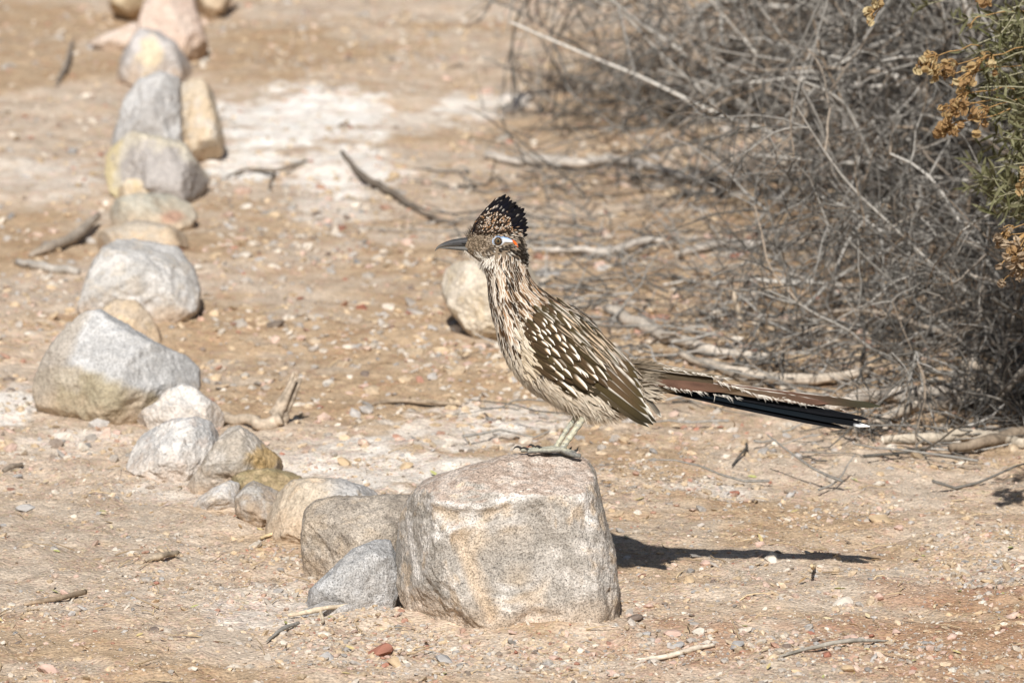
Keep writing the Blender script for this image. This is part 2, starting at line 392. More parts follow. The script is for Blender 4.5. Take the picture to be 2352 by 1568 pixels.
build_rock('boulder', 'large squarish granite boulder that the roadrunner stands on',
    [(905, 1350), (903, 1280), (912, 1210), (935, 1152), (975, 1108), (1060, 1076), (1150, 1048), (1240, 1036), (1318, 1042), (1350, 1056), (1369, 1085), (1378, 1140), (1392, 1200), (1409, 1260), (1416, 1330), (1423, 1385), (1416, 1440), (1395, 1500), (1200, 1520), (1040, 1500), (940, 1430)],
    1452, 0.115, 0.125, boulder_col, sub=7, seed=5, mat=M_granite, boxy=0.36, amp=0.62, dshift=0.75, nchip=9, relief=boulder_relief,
    cuts=[((1180, 1132, -215), (0.10, 0.93, -0.55), 5), ((950, 1180, -180), (-0.6, 0.35, -0.7), 12), ((1395, 1250, -190), (0.75, 0.1, -0.65), 9), ((1090, 1460, -205), (0.0, -0.35, -0.9), 14)])
G_ = lambda *a, **k: build_rock(*a, **k)
gry, lgr, tn, ol, wt, pk, br = (0.40, 0.39, 0.375), (0.54, 0.525, 0.50), (0.54, 0.415, 0.275), (0.28, 0.21, 0.095), (0.64, 0.60, 0.55), (0.58, 0.43, 0.34), (0.34, 0.285, 0.225)
G_('rock', 'brown-grey speckled granite block behind the left side of the large boulder', [(697, 1310), (693, 1230), (700, 1172), (718, 1150), (760, 1140), (850, 1140), (935, 1136), (1010, 1150), (1030, 1260), (960, 1345), (800, 1350), (710, 1345)], 1330, 0.09, 0.09, two(br, (0.47, 0.40, 0.32), (0.50, 0.38, 0.25), .4, dirt=.3), sub=6, seed=21, mat=M_granite, boxy=0.5, cuts=[((800, 1175, -120), (-0.05, 0.9, -0.6), 8)])
G_('rock', 'light grey wedge-shaped stone leaning against the left foot of the large boulder', [(672, 1425), (690, 1389), (705, 1360), (760, 1309), (807, 1261), (859, 1239), (899, 1232), (930, 1262), (930, 1320), (905, 1400), (860, 1440), (700, 1445)], 1408, 0.05, 0.06, two(gry, (0.50, 0.495, 0.49), (0.42, 0.40, 0.38), .4, dirt=.1), sub=6, seed=22, mat=M_granite, boxy=0.6, amp=.7, cuts=[((800, 1300, -75), (-0.42, 0.45, -0.8), 6), ((885, 1330, -70), (0.7, 0.1, -0.7), 5)])
G_('rock', 'thin grey stone flake lying at the toe of the light grey wedge-shaped stone', [(664, 1432), (690, 1402), (745, 1380), (808, 1384), (838, 1405), (812, 1425), (700, 1445)], 1420, 0.03, 0.04, two(gry, (0.48, 0.47, 0.46), dirt=.15), seed=23, mat=M_granite, boxy=0.7, amp=.8)
G_('rock', 'tan dirt-caked rock with a bluish-grey back, next to the brown-grey granite block', [(598, 1225), (606, 1191), (620, 1155), (637, 1129), (670, 1104), (714, 1096), (780, 1100), (835, 1118), (885, 1138), (890, 1200), (800, 1260), (650, 1250)], 1240, 0.07, 0.10, lambda e: lerp(two((0.50, 0.41, 0.30), (0.56, 0.46, 0.34), (0.58, 0.42, 0.26), .5)(e), col3((0.42, 0.42, 0.42)), (sstep(720, 800, e['x']) * sstep(.2, .6, e['n'][:, 2]) * .8)[:, None]), sub=6, seed=24, boxy=0.62, cuts=[((640, 1150, -110), (-0.7, 0.5, -0.6), 10)])
G_('rock', 'small rounded dark grey-brown stone in front of the olive-stained rock', [(541, 1180), (538, 1140), (553, 1110), (580, 1103), (615, 1117), (640, 1128), (640, 1190), (600, 1215), (560, 1200)], 1203, 0.035, 0.05, two((0.30, 0.265, 0.23), (0.42, 0.39, 0.35), (0.30, 0.24, 0.16), .5), seed=25, boxy=0.75)
G_('rock', 'olive-brown stained rock between the tan dirt-caked rock and the triangular rock', [(529, 1130), (530, 1096), (557, 1082), (623, 1074), (670, 1082), (696, 1098), (700, 1160), (540, 1180)], 1160, 0.05, 0.08, two(ol, (0.36, 0.29, 0.15), (0.48, 0.35, 0.18), .7, dirt=.2), seed=26, boxy=0.6)
G_('rock', 'pale grey flat-faced stone low beside the olive-stained rock', [(440, 1162), (460, 1140), (487, 1122), (527, 1102), (550, 1110), (550, 1180), (450, 1182)], 1168, 0.03, 0.06, two(lgr, (0.46, 0.45, 0.44), (0.55, 0.44, 0.3), .4, dirt=.3), seed=27, boxy=0.65)
G_('rock', 'brown-grey triangular rock with an ochre stain on its sloping edge', [(418, 1128), (454, 1078), (472, 1049), (505, 1005), (524, 983), (549, 977), (568, 990), (615, 1030), (665, 1073), (660, 1110), (560, 1150), (440, 1150)], 1138, 0.06, 0.09, lambda e: lerp(two((0.36, 0.31, 0.25), (0.48, 0.43, 0.37), (0.5, 0.42, 0.33), .4)(e), col3((0.50, 0.32, 0.10)), (sstep(40, 18, np.hypot((e['x'] - 610) * .7, e['y'] - 1052) + 8 * fbm(e['nx'] * 5, 3)) * .8)[:, None]), sub=6, seed=28, boxy=0.62, cuts=[((500, 1060, -95), (-0.5, 0.35, -0.8), 8), ((590, 1060, -85), (0.5, 0.4, -0.75), 8)])
G_('rock', 'whitish-grey domed rock next to the triangular rock', [(287, 1075), (300, 1035), (315, 1012), (330, 994), (396, 961), (450, 957), (483, 968), (500, 992), (502, 1020), (480, 1080), (430, 1125), (330, 1110)], 1098, 0.07, 0.09, two((0.48, 0.465, 0.445), wt, (0.5, 0.42, 0.36), .6, dirt=.3), sub=6, seed=29, boxy=0.68, cuts=[((360, 1040, -95), (-0.5, 0.5, -0.7), 9)])
G_('rock', 'small knobby white stone below the largest faceted grey rock', [(300, 975), (330, 939), (366, 920), (388, 895), (414, 882), (447, 887), (476, 913), (505, 935), (517, 955), (512, 985), (420, 1010), (320, 1000)], 985, 0.05, 0.06, two((0.54, 0.52, 0.49), wt, (0.62, 0.52, 0.42), .5, dirt=.3), sub=6, seed=30, boxy=0.72, amp=1.3)
def big_grey(e):
    n = fbm(e['nx'] * 3, 4, .6, seed=77); x, y = e['x'], e['y']
    c = lerp(col3((0.43, 0.42, 0.405)), col3((0.53, 0.52, 0.505)), sstep(-.3, .4, n)[:, None])
    low = sstep(-8, 10, (y - np.interp(x, [80, 158, 256, 366, 460], [850, 838, 860, 908, 935])) + 8 * n)
    c = lerp(c, lerp(col3((0.50, 0.42, 0.30)), col3((0.36, 0.29, 0.16)), sstep(-.2, .4, fbm(e['nx'] * 2.2, 3, seed=78))[:, None]), (low * .85)[:, None])
    left = sstep(18, -12, x - np.interp(y, [715, 800, 960], [215, 165, 105]) + 12 * n)
    c = lerp(c, col3((0.40, 0.34, 0.27)), (left * .8)[:, None])
    return lerp(c, col3((0.54, 0.40, 0.26)), (sstep(.05, .0, e['p'][:, 2] + .02 * n) * .6)[:, None])
G_('rock', 'largest faceted grey rock of the line with an olive-brown lower face', [(72, 905), (81, 865), (106, 814), (128, 781), (158, 745), (198, 716), (231, 711), (264, 734), (311, 763), (385, 800), (429, 818), (455, 845), (458, 890), (420, 960), (330, 1000), (183, 1000), (95, 965)], 968, 0.11, 0.14, big_grey, sub=6, seed=31, boxy=0.5, amp=.7, cuts=[((250, 830, -150), (0.15, 0.62, -0.75), 6), ((230, 880, -170), (0.05, -0.1, -1.0), 8), ((140, 860, -120), (-0.75, 0.2, -0.6), 7), ((440, 860, -100), (0.8, 0.1, -0.55), 6)])
G_('rock', 'small tan rock wedged between the faceted grey rock and the round grey rock', [(225, 730), (240, 700), (262, 688), (312, 690), (340, 720), (368, 760), (385, 800), (320, 830), (240, 800)], 795, 0.05, 0.06, two(tn, (0.50, 0.40, 0.29), (0.62, 0.47, 0.28), .6), seed=32, boxy=0.7)
G_('rock', 'big rounded light grey rock of the line, beside the tan wedged rock', [(174, 680), (174, 655), (183, 618), (215, 581), (275, 545), (320, 535), (375, 545), (421, 572), (449, 627), (459, 668), (455, 715), (428, 742), (390, 770), (250, 770), (185, 725)], 748, 0.11, 0.12, two((0.46, 0.435, 0.40), (0.58, 0.555, 0.52), (0.52, 0.43, 0.32), .4), sub=6, seed=33, boxy=0.6, cuts=[((330, 705, -120), (0.15, -0.45, -0.85), 9)])
G_('rock', 'low tan-brown flat rock behind the big rounded light grey rock', [(208, 560), (214, 542), (240, 522), (316, 503), (389, 517), (430, 540), (434, 575), (400, 610), (230, 600)], 590, 0.06, 0.07, two(tn, (0.50, 0.42, 0.32), (0.46, 0.40, 0.33), .4), seed=34, boxy=0.65)
G_('rock', 'greenish-grey rock with a brick-red patch on its side', [(246, 485), (261, 458), (320, 444), (389, 444), (435, 467), (454, 494), (440, 530), (400, 555), (270, 545)], 528, 0.07, 0.08, lambda e: lerp(two((0.42, 0.395, 0.315), (0.50, 0.46, 0.37), (0.54, 0.45, 0.32), .5)(e), col3((0.46, 0.25, 0.16)), (sstep(32, 16, np.hypot(e['x'] - 400, (e['y'] - 500) * 1.4) + 6 * fbm(e['nx'] * 5, 3)) * .8)[:, None]), seed=35, boxy=0.62, cuts=[((350, 480, -120), (0.1, 0.85, -0.6), 8)])
G_('rock', 'small yellowish-tan stone perched by the greenish-grey rock', [(272, 432), (293, 411), (320, 411), (346, 430), (352, 465), (320, 490), (272, 480)], 480, 0.04, 0.05, two((0.55, 0.45, 0.31), (0.6, 0.5, 0.36), (0.62, 0.45, 0.22), .6), seed=36)
def yel(e):
    n = fbm(e['nx'] * 3, 4, .6, seed=87); x, y = e['x'], e['y']
    c = lerp(col3((0.56, 0.49, 0.36)), col3((0.60, 0.54, 0.43)), sstep(-.3, .3, n)[:, None])
    c = lerp(c, col3((0.62, 0.50, 0.24)), (sstep(40, 15, x - 255 + 25 * n) * .8)[:, None])
    return lerp(c, col3((0.38, 0.345, 0.33)), (sstep(70, 40, dist_poly(x, y, [(320, 385), (400, 410), (460, 450)]) + 22 * n) * .85)[:, None])
G_('rock', 'yellowish rock with a dark purple-grey lower face', [(236, 385), (243, 343), (270, 325), (302, 302), (366, 297), (412, 318), (444, 362), (486, 410), (486, 432), (467, 448), (462, 478), (420, 490), (300, 480), (248, 440)], 474, 0.09, 0.11, yel, sub=6, seed=37, boxy=0.58, cuts=[((380, 360, -130), (0.25, 0.75, -0.65), 8)])
G_('rock', 'bluish-grey slanted rock of the line, left half of a touching pair', [(254, 330), (258, 305), (275, 268), (293, 220), (320, 183), (366, 164), (412, 178), (440, 215), (440, 330), (380, 390), (270, 390)], 386, 0.10, 0.11, two((0.44, 0.42, 0.40), (0.54, 0.525, 0.505), (0.42, 0.38, 0.34), .4), sub=6, seed=38, boxy=0.6, cuts=[((330, 250, -120), (-0.45, 0.5, -0.7), 9)])
G_('rock', 'upright tan rock leaning on the bluish-grey slanted rock', [(400, 230), (415, 190), (458, 177), (490, 204), (500, 256), (514, 311), (514, 352), (480, 385), (420, 400), (400, 320)], 376, 0.08, 0.09, two((0.55, 0.425, 0.28), (0.60, 0.49, 0.35), (0.54, 0.50, 0.45), .5), sub=6, seed=39, boxy=0.6)
G_('rock', 'grey rock with a large cream-yellow patch on its face', [(268, 185), (268, 137), (293, 92), (320, 64), (366, 67), (398, 92), (421, 124), (440, 152), (436, 180), (380, 215), (290, 210)], 190, 0.10, 0.11, lambda e: lerp(two((0.46, 0.42, 0.39), (0.54, 0.50, 0.47))(e), col3((0.66, 0.53, 0.34)), (sstep(44, 24, np.hypot((e['x'] - 350) * 1.15, (e['y'] - 130) * .8) + 12 * fbm(e['nx'] * 4, 3)) * .85)[:, None]), sub=6, seed=40, boxy=0.6, cuts=[((340, 110, -120), (0., .7, -.7), 10)])
G_('rock', 'pinkish-tan rock behind the grey rock with the cream patch', [(318, 60), (330, 20), (345, -30), (440, -30), (450, 20), (460, 60), (477, 100), (472, 128), (440, 150), (350, 150)], 134, 0.12, 0.13, two(pk, (0.62, 0.49, 0.40), (0.56, 0.44, 0.36), .4), sub=6, seed=41, boxy=0.55, cuts=[((400, 40, -120), (0.1, .75, -.7), 9)])
G_('rock', 'low pale pink slab reaching out from the pinkish-tan rock', [(198, 98), (240, 80), (275, 68), (320, 46), (350, 60), (340, 110), (260, 125), (205, 112)], 112, 0.06, 0.08, two((0.60, 0.48, 0.40), (0.64, 0.53, 0.45)), seed=42, boxy=0.7)
G_('rock', 'ochre boulder at the far end of the line, with a dark underside', [(255, 30), (250, -40), (300, -70), (350, -50), (352, 20), (320, 46), (285, 48)], 42, 0.12, 0.14, two((0.46, 0.34, 0.19), (0.54, 0.42, 0.26), (0.42, 0.30, 0.17), .4), seed=43, boxy=0.6)
G_('rock', 'smooth tan boulder at the far end of the line, behind the pinkish-tan rock', [(435, 0), (440, -50), (490, -70), (535, -40), (530, 0), (518, 30), (495, 48), (455, 45)], 42, 0.12, 0.14, two((0.52, 0.39, 0.25), (0.58, 0.45, 0.30), (0.48, 0.35, 0.22), .4), seed=44, boxy=0.6)
G_('rock', 'lone cream-coloured rock standing on the dirt behind the bird\'s neck', [(1010, 650), (1018, 618), (1040, 602), (1110, 598), (1190, 600), (1232, 612), (1245, 660), (1230, 740), (1190, 790), (1120, 792), (1085, 775), (1058, 745), (1028, 705)], 785, 0.09, 0.10, two((0.60, 0.51, 0.38), (0.66, 0.57, 0.45), (0.62, 0.48, 0.29), .5, dirt=.15), sub=6, seed=45, boxy=0.6)

# ------------------------------------------------------------------ the roadrunner
BYC = BOULDER_YC - 0.006
BS = (BYC * cp + (CAMZ - 0.4) * sp) / FPX
B0 = P(1290.0, 1040.0, BYC)
def BW(q):
    """bird drawing units (x right, y down, w away) -> metres, relative to the bird's foot"""
    q = np.asarray(q, float)
    return ((q[..., :1] - 1290.0) * RIGHT + (1040.0 - q[..., 1:2]) * UP + q[..., 2:3] * FWD) * BS
bird = empty('roadrunner', B0)
tag(bird, 'brown streaked roadrunner with raised black crest standing on the large boulder', 'bird')

def loft(sec, n, k, cap=True):
    s = catmull(np.array([[*a, *b, w] for a, b, w in sec], float), n)
    c = (s[:, :2] + s[:, 2:4]) / 2; h = (s[:, :2] - s[:, 2:4]) / 2; b = s[:, 4]
    a = np.arange(k) * 2 * math.pi / k
    xy = c[:, None] + h[:, None] * np.cos(a)[None, :, None]
    w = -np.maximum(b, 0.2)[:, None] * np.sin(a)[None]
    return np.concatenate([xy, w[..., None]], -1)          # (n,k,3)
BODY = [((1200, 572), (1112, 582), 27), ((1206, 600), (1104, 602), 35), ((1216, 630), (1116, 632), 38), ((1232, 652), (1121, 672), 44), ((1271, 682), (1127, 708), 56), ((1313, 702), (1135, 741), 68), ((1346, 724), (1143, 775), 77), ((1371, 752), (1157, 811), 83), ((1396, 777), (1174, 844), 86),
        ((1421, 800), (1200, 876), 84), ((1441, 819), (1232, 902), 79), ((1455, 835), (1278, 930), 70), ((1466, 858), (1330, 952), 58), ((1472, 878), (1380, 957), 44), ((1470, 897), (1425, 944), 26), ((1462, 912), (1448, 926), 6)]
HEAD = [((1069, 548), (1066, 570), 9), ((1080, 533), (1080, 581), 16), ((1095, 522), (1093, 590), 22), ((1115, 513), (1108, 600), 26), ((1140, 508), (1125, 612), 29), ((1165, 511), (1150, 620), 30), ((1185, 519), (1178, 626), 28), ((1199, 538), (1196, 622), 23), ((1206, 562), (1206, 602), 12)]
bl = loft(BODY, 64, 40); hl = loft(HEAD, 26, 32)
def closed(l):
    n, k, _ = l.shape
    V = np.vstack([l.reshape(-1, 3), l[0].mean(0), l[-1].mean(0)])
    F = [tuple(f) for f in grid_faces(n, k, True)]
    F += [((j + 1) % k, j, n * k) for j in range(k)] + [((n - 1) * k + j, (n - 1) * k + (j + 1) % k, n * k + 1) for j in range(k)]
    return V, F
tmp = bpy.data.meshes.new('tmp'); V1, F1 = closed(bl); V2, F2 = closed(hl)
tmp.from_pydata(np.vstack([BW(V1), BW(V2)]).tolist(), [], F1 + [tuple(i + len(V1) for i in f) for f in F2])
to = bpy.data.objects.new('tmp', tmp); C.objects.link(to)
bm_ = bmesh.new(); bm_.from_mesh(tmp); bmesh.ops.recalc_face_normals(bm_, faces=bm_.faces); bm_.to_mesh(tmp); bm_.free()
md = to.modifiers.new('r', 'REMESH'); md.mode = 'VOXEL'; md.voxel_size = 0.0022
ev = to.evaluated_get(bpy.context.evaluated_depsgraph_get()); bme = bpy.data.meshes.new_from_object(ev)
bpy.data.objects.remove(to)
bme.name = 'body'
nv = len(bme.vertices); cc = np.ones((nv, 4), np.float32)
co = np.zeros(nv * 3, np.float32); bme.vertices.foreach_get('co', co); co = co.reshape(-1, 3)
up_ = sstep(0.0, 0.03, co @ UP - 0.105 + 0.25 * co[:, 0] * 0)[:, None]
cc[:, :3] = lerp(col3((0.36, 0.30, 0.22)), col3((0.20, 0.155, 0.11)), up_)
bme.color_attributes.new('Col', 'FLOAT_COLOR', 'POINT').data.foreach_set('color', cc.ravel())
bme.polygons.foreach_set('use_smooth', np.full(len(bme.polygons), True))
obj('body', bme, M_feather, bird)

PROF = {'round': ([0, .15, .5, .8, .93, 1], [.35, .75, 1, .9, .55, .12]), 'point': ([0, .2, .5, .8, 1], [.4, .9, 1, .6, .03]), 'long': ([0, .1, .4, .8, .94, 1], [.35, .6, .95, 1, .7, .1]), 'hair': ([0, .5, 1], [1, .7, .1])}
def feathers(root, dirv, nrm, width, nL=5, nW=3, bend=0.0, lift=0.0, camber=0.2, prof='round', curve=0.0, jag=0.0):
    """all in drawing units; returns V (N,nL,nW,3), s (nL), c (nW)"""
    N = len(root); L = np.linalg.norm(dirv, axis=1); dh = unit(dirv); nr = unit(nrm - (nrm * dh).sum(1, keepdims=True) * dh)
    side = np.cross(dh, nr)
    s = np.linspace(0, 1, nL); c = np.linspace(-1, 1, nW); pw = np.interp(s, *PROF[prof])
    b = np.broadcast_to(bend, N); l = np.broadcast_to(lift, N); cu = np.broadcast_to(curve, N)
    W = (np.broadcast_to(width, N)[:, None, None] * pw[None, :, None] * c[None, None, :])
    S_ = s[None, :, None]
    if jag: S_ = S_ + jag * rng.uniform(-1, 1, (N, nL, nW)) * (np.abs(c) > 0.9)[None, None, :] * (s > 0.2)[None, :, None]
    S_ = np.broadcast_to(S_, (N, nL, nW))
    hgt = b[:, None, None] * L[:, None, None] * S_ ** 2 + l[:, None, None] * S_ - camber * np.broadcast_to(width, N)[:, None, None] * (c ** 2)[None, None, :] * pw[None, :, None]
    V = root[:, None, None] + dirv[:, None, None] * S_[..., None] + side[:, None, None] * (W + cu[:, None, None] * L[:, None, None] * S_ ** 2)[..., None] + nr[:, None, None] * hgt[..., None]
    return V, np.broadcast_to(S_, (N, nL, nW)), np.broadcast_to(c[None, None], (N, nL, nW))
def surf(l):
    """normals (outwards) and downstream tangents of a loft"""
    t = unit(np.gradient(l, axis=0)); a = unit(np.roll(l, -1, 1) - np.roll(l, 1, 1))
    n = unit(np.cross(a, t)); cen = l.mean(1, keepdims=True)
    n = n * np.sign(((l - cen) * n).sum(-1, keepdims=True) + 1e-9)
    return n, t
def sample(l, n_, t_, u, v):
    n, k, _ = l.shape; u = np.clip(u, 0, n - 1.001); i = u.astype(int); fu = (u - i)[:, None]; v = np.mod(v, k); j = v.astype(int); fv = (v - j)[:, None]; j2 = (j + 1) % k
    def g(A): return lerp(lerp(A[i, j], A[i, j2], fv), lerp(A[i + 1, j], A[i + 1, j2], fv), fu)
    return g(l), unit(g(n_)), unit(g(t_))
bn, bt = surf(bl); hn, ht = surf(hl)
PL = []          # plumage pieces (V, F, col)
def put(V, col):
    N, a, b, _ = V.shape
    PL.append((BW(V.reshape(-1, 3)), rep_faces(grid_faces(a, b), N, a * b), np.clip(col, .004, .9).reshape(-1, 3)))
def flush(name, m, parent, kind='stuff'):
    off = 0; Vs, Fs, Cs = [], [], []
    for v, f, c in PL: Vs.append(v); Fs.append(f + off); Cs.append(c); off += len(v)
    PL.clear()
    o = obj(name, make_mesh(name, np.vstack(Vs), np.vstack(Fs), np.vstack(Cs)), m, parent)
    if kind: o['kind'] = kind
    return o
def rnd(n, a=0., b=1.): return rng.uniform(a, b, n)
DARK, WHT, BUF, ORG, OLV = col3((0.016, 0.012, 0.009)), col3((0.80, 0.75, 0.66)), col3((0.48, 0.355, 0.235)), col3((0.40, 0.20, 0.08)), col3((0.074, 0.055, 0.026))

# --- streaked body feathers: rows down the loft, every feather dark in the middle with pale sides
n_, k_ = bl.shape[:2]
def streaks(u0, u1, rows, per_ring, length, width, filt, colour, lift=2.0, nL=6):
    U, Vv = [], []
    for r in range(rows):
        u = lerp(u0, u1, (r + 0.5) / rows); m = int(per_ring(u))
        j = (np.arange(m) + (0.5 if r % 2 else 0) + rnd(m, -.25, .25)) / m * k_
        U.append(np.full(m, u) + rnd(m, -.35, .35)); Vv.append(j)
    U = np.concatenate(U); Vv = np.concatenate(Vv)
    p, n, t = sample(bl, bn, bt, U, Vv)
    keep = filt(p, n); p, n, t, U = p[keep], n[keep], t[keep], U[keep]; N = len(p)
    side = np.cross(t, n); t = unit(t + side * rnd(N, -.16, .16)[:, None])
    L = length(U, p) * rnd(N, .8, 1.2); Wd = width(U, p) * rnd(N, .8, 1.2)
    V, s, c = feathers(p + n * rnd(N, .0, 1.2)[:, None], t * L[:, None], n, Wd, nL, 7, lift=lift * rnd(N, .4, 1.3), bend=-.02, prof='point', curve=rnd(N, -.06, .06))
    put(V, colour(p, s, c, N, U, Vv[keep]))
lo = lambda p: (p[:, 1] - np.interp(p[:, 0], [1120, 1145, 1200, 1300, 1440], [790, 788, 815, 882, 946]))     # below: plain belly; above: streaks
def neck_col(p, s, c, N, U, J):
    r1, r2, r3 = rnd(N), rnd(N), rnd(N)
    back = sstep(0, 70, p[:, 0] - np.interp(p[:, 1], [600, 700, 800], [1150, 1185, 1230]))        # 0 breast 1 back
    throat = sstep(650, 600, p[:, 1]) * sstep(1160, 1120, p[:, 0]); front = sstep(1155, 1128, p[:, 0])
    jj = np.minimum(J, k_ - J)
    sk = vnoise(np.stack([jj * 1.35, U * .2, 0 * U], -1), 61) + rng.normal(0, .22, N)
    dk = sstep(-.05, .2, sk + .20 + .10 * back - .28 * throat - .22 * front)
    edge = lerp(WHT * .86, BUF * .85, (0.42 * r1 * (1 - throat) + .03)[:, None]) * lerp(1., .8, back)[:, None]
    mid_p = lerp(BUF * .62, ORG * .75, (r2 * (1 - throat) * (1 - front))[:, None]); mid_p = lerp(mid_p, col3((.30, .25, .2)), np.maximum(throat, front * .8)[:, None])
    mid_d = lerp(col3((0.095, 0.052, 0.024)), DARK, (r3 ** .7)[:, None]); mid_d = lerp(mid_d, col3((0.04, 0.036, 0.016)), (back * sstep(690, 760, p[:, 1]))[:, None])
    mid = lerp(mid_p, mid_d, dk[:, None]); hw = lerp(.5, .8, dk) + .08 * back
    m = sstep(hw[:, None, None] + .2, hw[:, None, None] - .1, np.abs(c + 0.5 * (r1[:, None, None] - .5))) * lerp(sstep(.95, .45, s), sstep(1.08, .85, s), dk[:, None, None])
    return lerp(edge[:, None, None], mid[:, None, None], m[..., None])
streaks(0, 14, 18, lambda u: 46, lambda U, p: lerp(18., 31., U / 14), lambda U, p: lerp(2.5, 3.7, U / 14), lambda p, n: (p[:, 1] > 582 + rnd(len(p), -4, 8)) & (lo(p) < 0), neck_col)
streaks(13, 34, 19, lambda u: np.interp(u, [13, 22, 34], [54, 72, 80]), lambda U, p: np.interp(U, [13, 24, 34], [32., 40, 46]), lambda U, p: np.interp(U, [13, 24, 34], [3.8, 4.8, 5.2]), lambda p, n: lo(p) < rnd(len(p), -25, 20), neck_col)
# back behind the shoulders and rump
def back_col(p, s, c, N, U, J):
    r1, r3 = rnd(N), rnd(N)
    edge = lerp(WHT * .8, BUF, (.3 + .6 * r1)[:, None]); mid = lerp(OLV * .9, DARK, (.1 + .6 * r3)[:, None])
    m = sstep(.72, .42, np.abs(c + .25)) * sstep(0, .15, s)
    return lerp(edge[:, None, None], mid[:, None, None], m[..., None])
streaks(28, 56, 20, lambda u: 74, lambda U, p: 50 + 0 * U, lambda U, p: 5.2 + 0 * U, lambda p, n: (p[:, 1] < np.interp(p[:, 0], [1200, 1300, 1440, 1480], [785, 860, 930, 940])) , back_col)
# --- soft belly and thigh: fine hair-like feathers
def belly(N, u0, u1, L0, W0, lift, droop, filt, base=(0.60, 0.51, 0.39), nW=3):
    U = rnd(N, u0, u1); Vv = rnd(N, 0, k_)
    p, n, t = sample(bl, bn, bt, U, Vv); k = filt(p); p, n, t = p[k], n[k], t[k]; N = len(p)
    side = np.cross(t, n); t = unit(t + side * rng.normal(0, .16, N)[:, None] + np.array([0, droop, 0]) * rnd(N, 0, 1)[:, None])
    V, s, c = feathers(p + n * rnd(N, 0, 1.5)[:, None], t * (L0 * rnd(N, .6, 1.3))[:, None], n, W0 * rnd(N, .6, 1.4), 5, nW, lift=lift * rnd(N, .2, 1.3), prof='point', curve=rng.normal(0, .08, N))
    b = lerp(col3(base), col3((0.72, 0.65, 0.54)), rnd(N)[:, None]); b = b * rnd(N, .8, 1.08)[:, None]
    dk = sstep(.9, .97, rnd(N)); b = lerp(b, b * .55, dk[:, None])
    put(V, np.broadcast_to(b[:, None, None], V.shape) * (0.82 + .2 * s[..., None]))
bf = lambda p: lo(p) > rnd(len(p), -12, 25)
belly(3800, 18, 61, 32, 4.2, 2.0, .15, bf)
belly(5200, 20, 62, 26, 1.1, 4.5, .2, bf, base=(0.64, 0.55, 0.43))
belly(1500, 44, 62, 30, 1.0, 8, .9, lambda p: p[:, 1] > np.interp(p[:, 0], [1200, 1300, 1430], [880, 915, 900]), base=(0.62, 0.53, 0.41))
belly(500, 50, 62, 28, .9, 9, 1.6, lambda p: (p[:, 1] > 925) & (p[:, 0] < 1420), base=(0.66, 0.58, 0.46))
# --- head feathers
hn_, hk_ = hl.shape[:2]
def on_patch(p): return (p[:, 2] < 0) & (((p[:, 0] - 1143.5) / 15.0) ** 2 + ((p[:, 1] - 551.5) / 12.5) ** 2 < 1) | (p[:, 2] < 0) & (p[:, 0] > 1143) & (p[:, 0] < 1188) & (np.abs(p[:, 1] - np.interp(p[:, 0], [1143, 1165, 1188], [549, 549, 557])) < 5.5)
def headf(N, L0, W0, lift, only=None, nL=4):
    U = rnd(N, 0.2, hn_ - 1.2); Vv = rnd(N, 0, hk_); p, n, t = sample(hl, hn, ht, U, Vv)
    k = ~on_patch(p) & (p[:, 0] > 1072)
    if only is not None: k &= only(p)
    p, n, t = p[k], n[k], t[k]; N = len(p)
    x, y = p[:, 0], p[:, 1]
    lowr = sstep(560, 610, y); t = unit(t + np.array([0, .7, 0]) * lowr[:, None] + np.array([0, -.5, 0]) * (sstep(545, 515, y) * sstep(1075, 1120, x))[:, None] + rng.normal(0, .12, (N, 3)))
    # keep the tips off the bare eye patch
    pre = p.copy(); pre[:, :2] += (t * L0)[:, :2]; hit = on_patch(pre); sc = np.where(hit, .35, 1.)
    V, s, c = feathers(p + n * rnd(N, 0, 1.)[:, None], t * (L0 * rnd(N, .7, 1.2) * sc * (.6 + .4 * sstep(1075, 1130, x)))[:, None], n, W0 * rnd(N, .8, 1.2), nL, 3, lift=lift * sc, prof='round')
    crown = sstep(548, 532, y); cheek = sstep(555, 575, y)
    r1 = rnd(N)
    mid = lerp(col3((0.05, 0.034, 0.022)), DARK, (crown * r1)[:, None]); 
    mid = lerp(mid, col3((0.05, 0.04, 0.032)), cheek[:, None])
    tip = lerp(col3((0.50, 0.42, 0.33)), lerp(ORG * 1.1, WHT * .9, r1[:, None]), crown[:, None])
    tip = lerp(tip, np.where((r1 < .36)[:, None], DARK * 1.5, WHT * lerp(.45, 1., r1)[:, None]), cheek[:, None])
    face = sstep(1130, 1090, x) * sstep(535, 548, y)
    mid = lerp(mid, col3((0.10, 0.075, 0.05)), face[:, None]); tip = lerp(tip, col3((0.40, 0.31, 0.22)) * (.35 + 1.1 * r1)[:, None], face[:, None])
    # dark stripe behind the eye and black nape
    st = sstep(9, 4, dist_poly(x, y, [(1150, 572), (1170, 566), (1186, 577), (1200, 590)])) + sstep(10, 5, dist_poly(x, y, [(1187, 545), (1193, 565), (1201, 590)]))
    tip = lerp(tip, DARK, np.clip(st, 0, .9)[:, None]); mid = lerp(mid, DARK, np.clip(st, 0, 1)[:, None])
    ws = sstep(7, 3, dist_poly(x, y, [(1090, 577), (1110, 590), (1140, 606), (1165, 612)])); tip = lerp(tip, WHT, (ws * .8)[:, None]); mid = lerp(mid, WHT * .6, (ws * .7)[:, None])
    thr = sstep(585, 597, y) * sstep(1125, 1100, x); tip = lerp(tip, WHT * .75, thr[:, None]); mid = lerp(mid, col3((0.28, 0.24, 0.2)), (thr * .8)[:, None])
    m = sstep(.45, .8, s) * sstep(1.2, .5, np.abs(c))
    put(V, lerp(mid[:, None, None], tip[:, None, None], m[..., None]))
